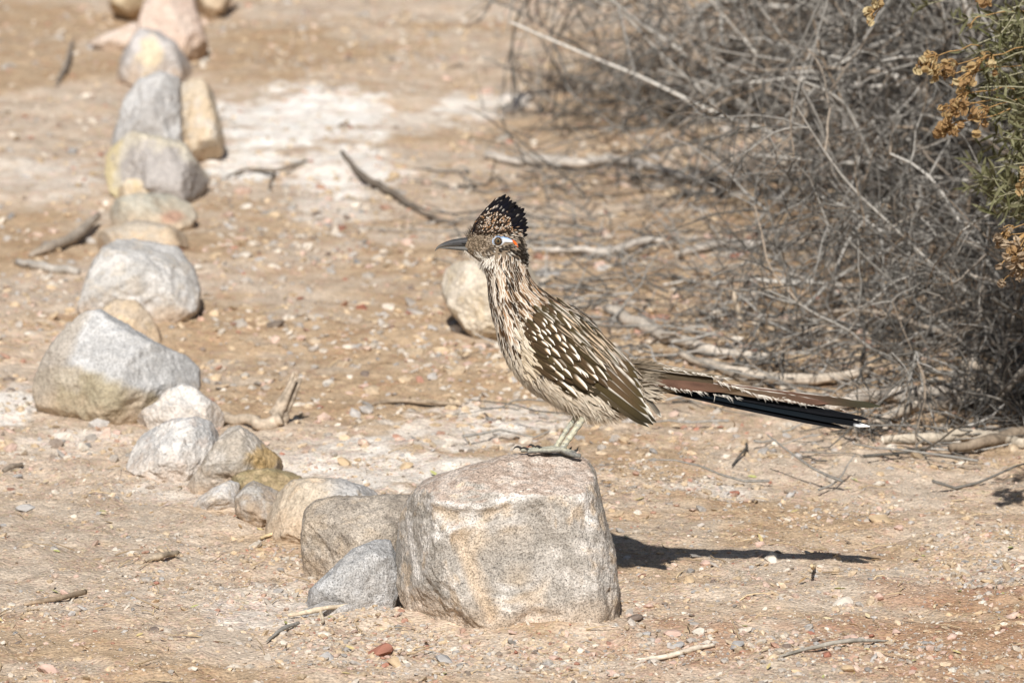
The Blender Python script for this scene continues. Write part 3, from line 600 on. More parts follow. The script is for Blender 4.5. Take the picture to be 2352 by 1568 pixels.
headf(1150, 13, 3.0, 1.6); headf(650, 11, 2.3, 2.8)
# bristles at the bill base, forehead and throat, stray barbs on the outline
def hairs(root, dirv, W, colr):
    V, s, c = feathers(root, dirv, np.tile([0., 0, -1.], (len(root), 1)), W, 4, 2, prof='hair', curve=rng.normal(0, .12, len(root)))
    put(V, np.broadcast_to(col3(colr), V.shape))
N = 70; k = rnd(N); r = np.stack([lerp(1070, 1100, k), lerp(543, 512, k), rnd(N, -14, 14)], -1); hairs(r, np.stack([rnd(N, -10, 2), rnd(N, -16, -7), rnd(N, -4, 4)], -1), .35, (0.05, .04, .03))
N = 140; k = rnd(N); r = np.stack([lerp(1066, 1108, k), lerp(572, 606, k), rnd(N, -14, 14)], -1); hairs(r, np.stack([rnd(N, -5, 7), rnd(N, 5, 12), rnd(N, -4, 4)], -1), .4, (0.50, .45, .38))
flush('plumage', M_feather, bird)

# --- near surface lookup for the wing
dense = bl[:, 1:20].reshape(-1, 3); dn = bn[:, 1:20].reshape(-1, 3)
def near(x, y):
    i = ((dense[None, :, 0] - np.atleast_1d(x)[:, None]) ** 2 + (dense[None, :, 1] - np.atleast_1d(y)[:, None]) ** 2).argmin(1)
    return dense[i, 2], dn[i]
def single(name, roots, tips, width, colfn, m, parent, layer, mirror=False, nL=12, nW=7, prof='long', camber=.15, jag=.012, wtip=None, bend=0., tilt=None, curve=0., setw=None):
    """one object for every feather"""
    roots = np.array(roots, float); tips = np.array(tips, float); N = len(roots); out = []
    if roots.shape[1] == 2:
        wr, nr = near(roots[:, 0], roots[:, 1]); wt_, nt_ = near(tips[:, 0], tips[:, 1])
        nrm = unit(nr + nt_ + np.array([0, 0, -1.2])); lay = np.broadcast_to(layer, N)
        roots = np.c_[roots, wr - lay]; tips = np.c_[tips, (np.minimum(wt_, wr + 45) if wtip is None else np.array(wtip, float)) - lay - 2.0]
    else: nrm = np.tile([0, -.45, -.9] if tilt is None else tilt, (N, 1)).astype(float)
    V, s, c = feathers(roots, tips - roots, nrm, np.broadcast_to(width, N), nL, nW, camber=camber, prof=prof, jag=jag, bend=bend, curve=curve)
    col = np.clip(colfn(s, c, N, roots), .002, .9)
    if mirror: V = V * np.array([1, 1, -1.])
    F = grid_faces(nL, nW)
    for i in range(N):
        out.append(obj(name, make_mesh(name, BW(V[i].reshape(-1, 3)), F, col[i].reshape(-1, 3)), m, parent))
    return out

def covert_col(white_amt, olive=OLV):
    def f(s, c, N, roots):
        r = rnd(N)[:, None, None]; r2 = rnd(N)[:, None, None]
        base = lerp(olive * .75, col3((0.07, 0.045, 0.025)), r[..., None]) * (0.75 + .5 * r2[..., None])
        base = lerp(base, DARK, (sstep(.25, .9, c) * .5)[..., None])
        m = sstep(.0 + .35 * r2, .28 + .35 * r2, -c * 1.0 + .3 * (s - .6)) * sstep(.38 + .22 * r, .58 + .22 * r, s) * white_amt
        e = lerp(col3((0.60, 0.42, 0.25)), WHT, sstep(.0, .6, -c - .1 + (s - .8))[..., None])
        col = lerp(base, e, np.clip(m, 0, 1)[..., None])
        return lerp(col, DARK, (sstep(.06, .0, np.abs(c)) * .4)[..., None])
    return f
def flight_col(fr=1.0, base=(0.10, 0.075, 0.03), tip=(0.03, 0.025, 0.015), whole=0.):
    def f(s, c, N, roots):
        col = lerp(col3(base), col3(tip), sstep(.6, 1., s)[..., None]); col = np.broadcast_to(col, s.shape + (3,)).copy()
        col = lerp(col, col * .5, (sstep(.1, -.2, c) * .4)[..., None])
        band = (.55 + .45 * np.sin(s * 30 + rnd(N, 0, 6)[:, None, None])) if not whole else 1.
        m = sstep(.35 - whole, .7 - whole, -c) * sstep(.2, .45, s) * fr * np.clip(band + .25, 0, 1)
        return lerp(col, WHT, np.clip(m, 0, .95)[..., None])
    return f
def wing_set(mirror):
    wg = loft([((1205, 735), (1192, 762), 3), ((1250, 725), (1212, 800), 7), ((1310, 745), (1235, 845), 9), ((1375, 790), (1295, 880), 8), ((1430, 850), (1370, 915), 6), ((1480, 925), (1455, 948), 2)], 24, 16)
    cw, _ = near(wg[..., 0].ravel(), wg[..., 1].ravel()); cw = cw.reshape(wg.shape[:2])
    wg[..., 2] = wg[..., 2] * .5 + np.where(wg[..., 2] < 0, cw - 1, cw + 8)
    if mirror: wg = wg * np.array([1, 1, -1.])
    Vw, Fw = closed(wg); me = bpy.data.meshes.new('wing'); me.from_pydata(BW(Vw).tolist(), [], Fw)
    ca = me.color_attributes.new('Col', 'FLOAT_COLOR', 'POINT'); ca.data.foreach_set('color', np.tile([.05, .04, .025, 1], len(Vw)).astype(np.float32))
    wing = obj('wing', me, M_feather, bird)
    q = dict(parent=wing, mirror=mirror)
    dj = lambda a, b=1.0: (np.array(a, float) + rng.normal(0, b, np.shape(a)))
    # long flight feathers, lowest first
    single('flight_feather', [(1222, 843), (1245, 848), (1278, 853)], [(1318, 906), (1378, 932), (1437, 948)], [9, 10, 10], flight_col(1., whole=.55), M_feather, layer=[2, 3, 4], **q)
    single('flight_feather', [(1305, 850)], [(1491, 979)], 11, flight_col(1., (0.075, .058, .035), whole=.3), M_feather, layer=3, wtip=[-34], **q)
    single('flight_feather', [(1320, 842), (1338, 830), (1350, 826)], [(1501, 974), (1507, 967), (1497, 950)], [12, 12, 11], flight_col(.9, (0.062, .047, .022)), M_sheen, layer=[5, 6, 7], wtip=[-36, -33, -33], **q)
    single('flight_feather', [(1325, 815), (1340, 800), (1352, 786), (1364, 772), (1376, 766), (1388, 775)], [(1490, 952), (1484, 934), (1478, 912), (1472, 890), (1466, 868), (1460, 850)], [12, 12.5, 12.5, 12, 11, 9], flight_col(.75, (0.095, .062, .034), (0.06, .045, .02)), M_sheen, layer=[9, 10, 10.6, 11, 11, 10], wtip=[-37, -38, -38, -36, -33, -28], **q)
    dirs = unit(np.array([[.80, .60]]))
    rows = [((1224, 846), (1345, 812), 9, 92, 9.5, 9.5), ((1218, 830), (1335, 790), 9, 74, 9.0, 10.2), ((1211, 812), (1322, 768), 9, 62, 8.5, 11.0), ((1205, 795), (1306, 748), 8, 54, 8.2, 11.8), ((1200, 778), (1290, 730), 8, 48, 7.8, 12.5), ((1196, 762), (1272, 715), 8, 42, 7.2, 13.2), ((1192, 748), (1252, 704), 7, 38, 6.4, 13.8)]
    for ri, (a, b, n, L, hw, lay) in enumerate(rows):
        t = ((np.arange(n) + .5 + rnd(n, -.2, .2)) / n)[:, None]; r = dj(lerp(np.array(a, float), np.array(b, float), t), 3.2)
        ang = np.radians(lerp(34., 47., t[:, 0]) + rng.normal(0, 3, n)); d = np.stack([np.cos(ang), np.sin(ang)], -1)
        wa = (np.interp(t, [0, .7, 1], [1., 1., .85]) * np.where(rnd(n) < .94, rnd(n, .8, 1.), .2)[:, None])[:, :, None]
        single('covert_feather', r, r + d * (L * rnd(n, .8, 1.2))[:, None], hw * rnd(n, .75, 1.15), covert_col(wa), M_feather, layer=lay + rnd(n, 0, .7), nL=14, nW=9, prof='round', jag=.03, **q)
    # scapulars between wing and back line
    for ri in range(6):
        n = 7; t = ((np.arange(n) + .5 + rnd(n, -.3, .3)) / n)[:, None]
        a = lerp(np.array([1222., 700]), np.array([1262., 678]), ri / 5); b = lerp(np.array([1372., 812]), np.array([1404., 786]), ri / 5)
        r = dj(lerp(a, b, t), 3.); ang = np.radians(lerp(38., 48., t[:, 0]) + rng.normal(0, 3, n)); d = np.stack([np.cos(ang), np.sin(ang)], -1)
        def sc_col(s, c, N, roots):
            rr = rnd(N)[:, None, None]; e = lerp(WHT, BUF, rr[..., None]); m = sstep(.35, .7, np.abs(c - .2)) * sstep(.1, .4, s) * lerp(.6, 1., rr)
            return lerp(lerp(OLV * .8, DARK, (.6 * rr)[..., None]), e, m[..., None])
        single('scapular_feather', r, r + d * (66 * rnd(n, .8, 1.2))[:, None], 5.6, sc_col, M_feather, layer=14.2 - ri * .5 + rnd(n, 0, .6), nL=12, nW=7, jag=.03, prof='point', **q)
    return wing
wing_set(False); wing_set(True)
N = 170; t = rnd(N); q = lerp(np.array([1196., 728]), np.array([1212., 858]), t[:, None]) + np.c_[rng.normal(0, 7, N), rng.normal(0, 4, N)]; w0, n0 = near(q[:, 0], q[:, 1])
for sg_ in (1., -1.):
    r = np.c_[q, w0 - rnd(N, 6, 15)]; a_ = np.radians(lerp(62., 40., t) + rng.normal(0, 9, N)); L_ = rnd(N, 18, 34)
    V, s_, c_ = feathers(r, np.stack([np.cos(a_) * L_, np.sin(a_) * L_, 0 * t], -1), np.tile([0, 0, -1.], (N, 1)) + n0 * .5, rnd(N, 1.4, 3.4), 5, 5, prof='point', curve=rng.normal(0, .08, N))
    up2 = sstep(.55, .2, t); r1 = rnd(N); b_ = lerp(lerp(col3((.40, .32, .22)), col3((.66, .57, .44)), r1[:, None]), WHT, (up2 * r1 * .8)[:, None]); d_ = lerp(b_ * .75, DARK, (up2 * (rnd(N) < .55))[:, None])
    m_ = sstep(.6, .2, np.abs(c_)); put(V * np.array([1, 1, sg_]), lerp(b_[:, None, None], d_[:, None, None], m_[..., None]))
flush('shoulder_plumage', M_feather, bird)

# --- tail
def tail_col(base, tip, fr, blue=0., wtip=0.):
    def f(s, c, N, roots):
        col = lerp(col3(base), col3(tip), sstep(.55, 1., s)[..., None])
        st = vnoise(np.stack([s * 9, c * 2, np.broadcast_to(np.arange(N)[:, None, None] * 3.3, s.shape)], -1), 5)
        col = col * (1 + .3 * st[..., None])
        sh = sstep(.10, .02, np.abs(c - .1)); col = lerp(col, col * .45, sh[..., None])
        edge = sstep(.74, .98, -c) * sstep(.08, .2, s) * sstep(1.0, .8, s) * fr * np.clip(.6 + .8 * vnoise(np.stack([s * 45, c, np.broadcast_to(np.arange(N)[:, None, None] * 1.7, s.shape)], -1), 8), 0, 1)
        col = lerp(col, WHT, np.clip(edge, 0, 1)[..., None])
        if wtip: col = lerp(col, col3((.8, .8, .8)), (sstep(.945, .955, s + .012 * c))[..., None])
        return col
    return f
BRZ, PNK, BLK, INK = (0.075, 0.050, 0.026), (0.098, 0.054, 0.037), (0.005, 0.0055, 0.007), (0.004, 0.007, 0.010)
tb = loft([((1440, 822), (1432, 905), 22), ((1475, 834), (1470, 908), 20), ((1520, 840), (1515, 903), 14), ((1580, 848), (1578, 900), 8), ((1640, 860), (1640, 898), 3)], 20, 14)
Vt, Ft = closed(tb); me = bpy.data.meshes.new('tail'); me.from_pydata(BW(Vt).tolist(), [], Ft)
me.color_attributes.new('Col', 'FLOAT_COLOR', 'POINT').data.foreach_set('color', np.tile([.07, .052, .033, 1], len(Vt)).astype(np.float32))
tail = obj('tail', me, M_feather, bird)
T = dict(m=M_sheen, parent=tail, layer=0, nL=40, nW=9, jag=.006)
single('tail_feather', [(1480, 862, 2)], [(2027, 938, 4)], 11.5, tail_col(PNK, (0.035, .034, .02), .9), camber=.25, curve=-.012, **T)
single('tail_feather', [(1500, 876, 8), (1500, 884, 12), (1500, 890, 16)], [(1999, 962, 12), (1990, 972, 16), (1952, 984, 20)], [9, 9.5, 8], tail_col(BLK, BLK, .25), camber=.2, **T)
single('tail_feather', [(1500, 882, 10)], [(2002, 979, 13)], 9.5, tail_col(INK, BLK, .3, wtip=1.), camber=.2, **T)
single('tail_feather', [(1490, 866, -8)], [(1905, 926, -2)], 11, tail_col((0.10, .07, .045), PNK, 1.), camber=.2, **T)
single('tail_feather', [(1455, 862, -17)], [(1718, 902, -7)], 16, tail_col(PNK, BRZ, 1.), camber=.25, curve=-.02, prof='point', **T)
single('tail_feather', [(1480, 872, 26), (1490, 868, 24)], [(1975, 958, 30), (1900, 930, 28)], 11, tail_col(BRZ, BLK, .3), camber=.2, **T)
# tail coverts
def tc_col(s, c, N, roots):
    r = rnd(N)[:, None, None]; e = lerp(WHT * .85, BUF, r[..., None]); m = sstep(.55, .9, np.abs(c - .1)) * sstep(.1, .3, s) * .75
    return lerp(lerp(col3((0.05, .038, .022)), col3((.13, .095, .06)), r[..., None]), e * .8, m[..., None])
rr = [(1440 + 20 * rnd(1)[0], lerp(826, 838, i / 10), lerp(-22, 6, rnd(1)[0])) for i in range(11)]
tt_ = [(lerp(1545, 1690, rnd(1)[0]), 0, 0) for i in range(11)]
tt_ = [(x, np.interp(x, [1508, 1579, 1651, 1704], [838, 847, 857, 868]) + rnd(1)[0] * 7, r[2] * .5 - 4) for (x, _, _), r in zip(tt_, rr)]
single('tail_covert', rr, tt_, 5.5, tc_col, M_feather, tail, 0, nL=14, nW=5, prof='point')
single('tail_covert', [(1478, 900, -14)], [(1520, 957, -8)], 6, lambda s, c, N, r: lerp(lerp(col3((.07, .06, .05)), col3((.16, .14, .11)), sstep(-.5, .6, c)[..., None]), WHT, (sstep(.8, 1., s) * sstep(.2, .7, np.abs(c)))[..., None]), M_feather, tail, 0, nL=12, nW=5)
# fluff round the tail root and loose pale barbs along the tail edges
N = 900; r = np.stack([rnd(N, 1430, 1500), np.zeros(N), rnd(N, -22, 18)], -1); k = rnd(N); r[:, 1] = lerp(np.interp(r[:, 0], [1430, 1500], [822, 838]), np.interp(r[:, 0], [1430, 1500], [930, 903]), k)
V, s, c = feathers(r, np.stack([rnd(N, 18, 46), lerp(2, 10, k) + rng.normal(0, 5, N), rnd(N, -3, 3)], -1), np.tile([0, -.2, -1.], (N, 1)), rnd(N, .8, 2.2), 5, 3, prof='point', curve=rng.normal(0, .1, N))
b = lerp(col3((.17, .135, .095)), col3((.50, .43, .34)), (k ** 1.5)[:, None]) * rnd(N, .5, 1.1)[:, None]
put(V, np.broadcast_to(b[:, None, None], V.shape))
def barbs(N, pts, w, ln, ang):
    pts = np.array(pts, float); u = rnd(N) * (len(pts) - 1); i = np.minimum(u.astype(int), len(pts) - 2); f = (u - i)[:, None]; q = lerp(pts[i], pts[i + 1], f)
    a = np.radians(ang + rng.normal(0, 14, N)); L = ln * rnd(N, .25, 1.25)
    r = np.c_[q + rng.normal(0, 1.2, (N, 2)), np.full(N, w) + rnd(N, -2, 1)]
    V, s, c = feathers(r, np.stack([np.cos(a) * L, np.sin(a) * L, rnd(N, -1, 1)], -1), np.tile([0, -.1, -1.], (N, 1)), .55, 4, 2, prof='hair', curve=rng.normal(0, .12, N))
    put(V, np.broadcast_to((WHT * rnd(N, .65, 1.05)[:, None])[:, None, None], V.shape))
barbs(55, [(1500, 880), (1560, 892), (1630, 902), (1700, 912)], -25, 15, 42)
barbs(80, [(1640, 872), (1690, 886), (1740, 905), (1790, 915), (1850, 925)], -14, 16, 40)
barbs(40, [(1520, 843), (1600, 856), (1670, 868)], -24, 16, 14)
barbs(30, [(1790, 912), (1850, 928), (1940, 938)], -6, 9, 18)
flush('tail_fluff', M_feather, tail)

# --- crest
RT = [(1084, 528), (1100, 520), (1118, 514), (1135, 512), (1150, 514), (1163, 520), (1175, 530), (1183, 545), (1186, 552)]
TP = [(1090, 508), (1108, 488), (1132, 466), (1150, 452), (1166, 448), (1185, 464), (1203, 478), (1211, 508), (1212, 540)]
RTs, TPs = catmull(RT, 101), catmull(TP, 101)
cb = loft([((1100, 510), (1098, 530), 10), ((1120, 490), (1115, 520), 15), ((1150, 474), (1142, 520), 14), ((1180, 484), (1165, 530), 12), ((1196, 512), (1180, 548), 9), ((1198, 545), (1188, 560), 4)], 16, 14)
Vc, Fc = closed(cb); me = bpy.data.meshes.new('crest'); me.from_pydata(BW(Vc).tolist(), [], Fc)
me.color_attributes.new('Col', 'FLOAT_COLOR', 'POINT').data.foreach_set('color', np.tile([.012, .011, .014, 1], len(Vc)).astype(np.float32))
crest = obj('crest', me, M_feather, bird)
def crest_col(s, c, N, roots):
    r = rnd(N)[:, None, None]; x = roots[:, 0][:, None, None]
    base = lerp(col3((.0035, .0035, .007)), col3((.006, .005, .005)), r[..., None]); base = np.broadcast_to(base, s.shape + (3,))
    sgn = np.where(rnd(N) > .5, 1., -1.)[:, None, None]
    fr = sstep(1180, 1130, x)
    sp_ = np.exp(-(((s - lerp(.5, .8, r)) / .065) ** 2)) * sstep(.3, .9, c * sgn) * (np.where(rnd(N) < lerp(.85, .3, sstep(1120, 1175, roots[:, 0])), 1., 0.)[:, None, None])
    e = lerp(WHT, ORG * 1.15, (fr * lerp(.0, .9, rnd(N)[:, None, None]))[..., None])
    return lerp(base, e, np.clip(sp_ * 1.5, 0, 1)[..., None])
nc = 150
kk = np.r_[np.linspace(14, 100, 34), rnd(nc - 34, 10, 100)]; ff = np.r_[rnd(34, .93, 1.03), rnd(nc - 34, .30, .97)]
ki = kk.astype(int); R_, T_ = RTs[ki], TPs[ki]
tp = lerp(R_, T_, ff[:, None]) + rng.normal(0, 1.2, (nc, 2))
an = np.radians(np.interp(kk, [0, 30, 50, 75, 100], [-48, -50, -44, -22, 6]) + rng.normal(0, 5, nc)); Lc = np.interp(kk, [0, 40, 100], [20, 42, 40]) * rnd(nc, .85, 1.15)
rt = tp - np.stack([np.cos(an), np.sin(an)], -1) * Lc[:, None]
sg = np.where(rnd(nc) < .7, -1, 1)
ww = sg * (17 * (1 - ff) + 5)
crf = single('crest_feather', np.c_[rt, ww * 1.2 + sg * 3], np.c_[tp, ww * .75], rnd(nc, 4.2, 6.0) * (.55 + .45 * sstep(0, 40, kk)), crest_col, M_sheen, crest, 0, nL=12, nW=5, prof='round', tilt=[.1, -.1, -1.], camber=.25, jag=.04, curve=-.10)
# spotted feathers of the forehead, on both sides
def spot_col(s, c, N, roots):
    r = rnd(N)[:, None, None]; m = sstep(.5, .75, s) * sstep(1., .35, np.abs(c))
    return lerp(np.broadcast_to(col3((.03, .02, .014)), s.shape + (3,)), lerp(WHT, ORG * 1.2, r[..., None]), (m * (rnd(N) < .75)[:, None, None])[..., None])
N = 400; kx = rnd(N) ** 1.25; r0 = np.stack([lerp(1078, 1172, kx), 0 * kx, 0 * kx], -1); lo_y = np.interp(r0[:, 0], [1082, 1120, 1178], [535, 536, 534]); hi_y = np.interp(r0[:, 0], [1078, 1090, 1110, 1140, 1178], [530, 508, 487, 490, 510]); v = rnd(N)
r0[:, 1] = lerp(lo_y, hi_y, v); r0[:, 2] = -(lerp(28, 13, v) * sstep(1070, 1110, r0[:, 0]) + 5)
V, s, c = feathers(r0, np.stack([rnd(N, 5, 9), -rnd(N, 4, 9), 0 * kx], -1), np.tile([0, -.2, -1.], (N, 1)), rnd(N, 1.3, 2.1), 5, 3, lift=1.2, prof='round')
put(V, spot_col(s, c, N, r0)); V2_ = V * np.array([1, 1, -1.]); put(V2_, spot_col(s, c, N, r0))
flush('crest_spots', M_feather, crest)

# --- bill, eye, bare eye patch
def lofted(name, sec, n, k, colr, m, parent, jit=.0):
    l = loft(sec, n, k); V, F = closed(l); me = bpy.data.meshes.new(name); me.from_pydata(BW(V).tolist(), [], F)
    cc = np.ones((len(V), 4), np.float32); cc[:, :3] = colr(V) if callable(colr) else colr
    me.color_attributes.new('Col', 'FLOAT_COLOR', 'POINT').data.foreach_set('color', cc.ravel()); me.polygons.foreach_set('use_smooth', np.full(len(me.polygons), True))
    return obj(name, me, m, parent)
bk = lambda V: lerp(col3((.050, .050, .052)), col3((.13, .125, .115)), sstep(556, 566, V[:, 1])[:, None])
beak = lofted('beak', [((1082, 541), (1090, 563), 11), ((1068, 543), (1068, 563), 9.5), ((1050, 545.5), (1050, 563), 8.2), ((1030, 550), (1028, 564), 6.5), ((1012, 557.5), (1010, 566.5), 4.5), ((1002.5, 564.5), (1003, 570), 2.6), ((998.4, 571), (999.6, 573), 1.0), ((997.8, 575), (998.4, 575.6), .3)], 26, 16, bk, M_beak, bird)
lofted('lower_bill', [((1094, 563), (1090, 577), 10), ((1068, 563), (1066, 574.5), 8.8), ((1050, 563.2), (1050, 572.5), 7.4), ((1030, 564.2), (1028, 570), 5.4), ((1012, 566.5), (1010, 568.6), 3), ((1004.5, 569), (1004, 570), .8)], 20, 14, (.115, .112, .105), M_beak, beak)
lofted('nostril', [((1072, 557.4), (1072, 558.6), .8), ((1067, 556), (1067, 558.4), 1.2), ((1060, 556.4), (1060, 557.6), .8)], 8, 8, (.012, .011, .01), M_beak, beak).location = Vector(BW(np.array([1290., 1040., -9.6])))
def headw(x, y):
    d = hl[:, 1:16].reshape(-1, 3); i = ((d[None, :, 0] - np.atleast_1d(x)[:, None]) ** 2 + (d[None, :, 1] - np.atleast_1d(y)[:, None]) ** 2).argmin(1); return d[i, 2]
def patch(name, poly, colfn, parent, sgn, n=7):
    poly = catmull(np.vstack([poly, poly[:1]]), 48)[:-1]; c = poly.mean(0); rad = np.linspace(0.02, 1, n)
    q = c + (poly - c)[None] * rad[:, None, None]
    w = headw(q[..., 0].ravel(), q[..., 1].ravel()).reshape(q.shape[:2]); w = np.minimum(w, -22) - 3.2 + 3.0 * (rad ** 4)[:, None]
    V = np.concatenate([q, w[..., None]], -1); col = colfn(q[..., 0], q[..., 1])
    V = V * np.array([1, 1, sgn]); return obj(name, make_mesh(name, BW(V.reshape(-1, 3)), grid_faces(n, 47 if False else len(poly), True), np.clip(col, .01, .9).reshape(-1, 3)), M_feather, parent)
def skin_col(x, y):
    blue = sstep(548, 540, y - (x - 1150) * .22) ; lft = sstep(1134, 1128, x)
    c = lerp(col3((.62, .65, .69)), col3((.17, .30, .52)), np.clip(blue + lft * .9, 0, 1)[..., None])
    d = np.hypot(x - 1143.3, y - 552); return lerp(c, col3((.03, .025, .02)), sstep(10.8, 9.8, d)[..., None])
for sgn in (1., -1.):
    sk = patch('eye_patch', [(1129.5, 551.5), (1132, 544.5), (1138, 540.5), (1149, 539.5), (1163, 543), (1174, 548.5), (1179, 553), (1170, 555), (1160, 555), (1152, 560.5), (1143.5, 563), (1136, 561.5), (1131, 557.5)], skin_col, bird, sgn)
    patch('red_skin', [(1174.5, 548.5), (1181, 551), (1187, 557), (1190, 566), (1185.5, 564.5), (1180, 557)], lambda x, y: np.broadcast_to(col3((.80, .13, .02)), x.shape + (3,)), bird, sgn)
    we = min(headw([1143], [552])[0], -22) - 1.0
    def ball(name, r, dw, sx, colr, parent, m=M_eye, squash=1.):
        d, F = ICO[5] if False else ico(3); V = d * np.array([r, r, r * squash]) + np.array([1143.3, 552, we - dw]); V = V * np.array([1, 1, sgn])
        return obj(name, make_mesh(name, BW(V), F if sgn > 0 else F[:, ::-1], np.tile(colr, (len(V), 1))), m, parent)
    eye = ball('eye', 9.0, 0.4, 1, (.075, .042, .02), bird)
    ball('iris_ring', 5.3, 6.2, 1, (.66, .52, .28), eye, squash=.75); ball('pupil', 4.4, 7.9, 1, (.004, .004, .004), eye, squash=.75)

# --- legs, toes, claws
def tube1(name, pts, rad, colfn, m, parent, n=24, k=10, rings=0.):
    pts = catmull(pts, n); rad = np.interp(np.linspace(0, 1, n), np.linspace(0, 1, len(rad)), rad)
    if rings: rad = rad * (1 + .10 * np.sin(np.arange(n) * rings))
    V, F = tubes(pts[None], rad[None], k); V = V.reshape(-1, 3)
    V = np.vstack([V, pts[0], pts[-1]]); nv_ = n * k
    caps = [(j, (j + 1) % k, nv_, nv_) for j in range(k)] + [((n - 1) * k + (j + 1) % k, (n - 1) * k + j, nv_ + 1, nv_ + 1) for j in range(k)]
    me = bpy.data.meshes.new(name); me.from_pydata(BW(V).tolist(), [], [tuple(f) for f in F] + [c[:3] for c in caps])
    s = np.r_[np.repeat(np.linspace(0, 1, n), k), 0, 1]; cc = np.ones((len(V), 4), np.float32); cc[:, :3] = colfn(s, V)
    me.color_attributes.new('Col', 'FLOAT_COLOR', 'POINT').data.foreach_set('color', cc.ravel()); me.polygons.foreach_set('use_smooth', np.full(len(me.polygons), True))
    return obj(name, me, m, parent)
legc = lambda s, V: lerp(lerp(col3((.50, .48, .36)), col3((.30, .305, .27)), sstep(-.2, .5, vnoise(V * .16, 4))[:, None]), col3((.10, .095, .08)), (sstep(.35, .6, vnoise(V * .35, 9)) * .6)[:, None])
toec = lambda s, V: lerp(col3((.36, .35, .28)), col3((.15, .145, .135)), np.clip(sstep(-3, 3, (V[:, 1] - 1034)) + .5 * vnoise(V * .25, 6), 0, 1)[:, None])
clawc = lambda s, V: np.tile([.025, .023, .022], (len(V), 1))
def leg(path, rad, dx, dw, toes):
    lg = tube1('leg', path, rad, legc, M_leg, bird, n=40, k=12, rings=1.3)
    for name, pts, r, claw in toes:
        sh = np.array([dx, 0, dw]); t = tube1(name, np.array(pts) + sh, r, toec, M_leg, lg, n=26, k=10, rings=2.2)
        if claw is not None: tube1('claw', np.array(claw) + sh, [3.4, 2.7, 1.8, .4], clawc, M_beak, lg, n=12, k=8)
near_t = [('toe', [(1293, 1031, 0), (1272, 1033, -2), (1250, 1034, -5), (1230, 1034.5, -8), (1211, 1036, -10)], [7.2, 5.8, 5.2, 5, 4.8], [(1213, 1032, -10), (1205, 1027.5, -10), (1198, 1028.5, -10), (1192.5, 1034, -10)]),
          ('toe', [(1292, 1030, 2), (1268, 1032, 7), (1248, 1032, 12), (1240, 1032, 14)], [6.5, 5, 4.6, 4.2], [(1243, 1029, 14), (1236, 1024, 14), (1231, 1024.5, 14), (1228, 1028, 14)]),
          ('toe', [(1291, 1032, -1), (1305, 1039, -4), (1320, 1044, -8), (1334, 1047, -10)], [7, 6.3, 5.8, 5.2], None),
          ('toe', [(1293, 1031, 3), (1308, 1035, 5), (1318, 1037, 7), (1324, 1038, 8)], [5, 4, 3.4, 2.6], [(1320, 1036, 8), (1325, 1033, 8), (1327, 1030, 8), (1328, 1027, 8)])]
leg([(1356, 930, -16), (1342, 956, -15), (1320, 988, -13), (1300, 1016, -12), (1292, 1030, -12)], [9, 8, 7.2, 7.0, 7.6], 0, -12, near_t)
leg([(1340, 925, 14), (1326, 954, 13), (1303, 986, 14), (1285, 1014, 14), (1277, 1029, 14)], [8, 6.6, 6.2, 6.2, 6.8], -15, 12, [(n, (np.array(p) * np.array([1, 1, 1]) - np.array([0, 2, 0])), r, (np.array(c) - np.array([0, 2, 0])) if c is not None else None) for n, p, r, c in near_t])

# ------------------------------------------------------------------ dead shrubs
def grow(p, d, L, n, wander, grav=0.0, floor=True):
    p = np.array(p, float); d = unit(np.array(d, float)); N = len(p); out = [p]; st = (np.asarray(L) / (n - 1))[:, None]
    for i in range(n - 1):
        d = unit(d + rng.normal(0, wander, (N, 3)) + np.array([0, 0, grav])); p = p + d * st
        if floor: p = p.copy(); lowz = gh(p[:, 0], p[:, 1]) + 0.004; p[:, 2] = np.maximum(p[:, 2], lowz)
        out.append(p)
    return np.stack(out, 1)
def sprout(paths, per, amin, amax, i0=1):
    N, n, _ = paths.shape; t = unit(np.gradient(paths, axis=1)); idx = np.repeat(np.arange(N), per); k = rng.integers(i0, n, len(idx))
    b = paths[idx, k]; tt = t[idx, k]; r = rng.normal(0, 1, (len(idx), 3)); r = unit(r - (r * tt).sum(-1, keepdims=True) * tt)
    a = np.radians(rnd(len(idx), amin, amax))[:, None]
    return b, tt * np.cos(a) + r * np.sin(a), idx
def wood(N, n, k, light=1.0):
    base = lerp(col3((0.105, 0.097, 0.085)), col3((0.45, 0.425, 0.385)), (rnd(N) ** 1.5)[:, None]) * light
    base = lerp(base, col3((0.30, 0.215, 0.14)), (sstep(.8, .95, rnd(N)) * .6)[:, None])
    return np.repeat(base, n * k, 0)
def taper(r0, n, end=.35): return np.asarray(r0)[:, None] * np.linspace(1, end, n)[None]
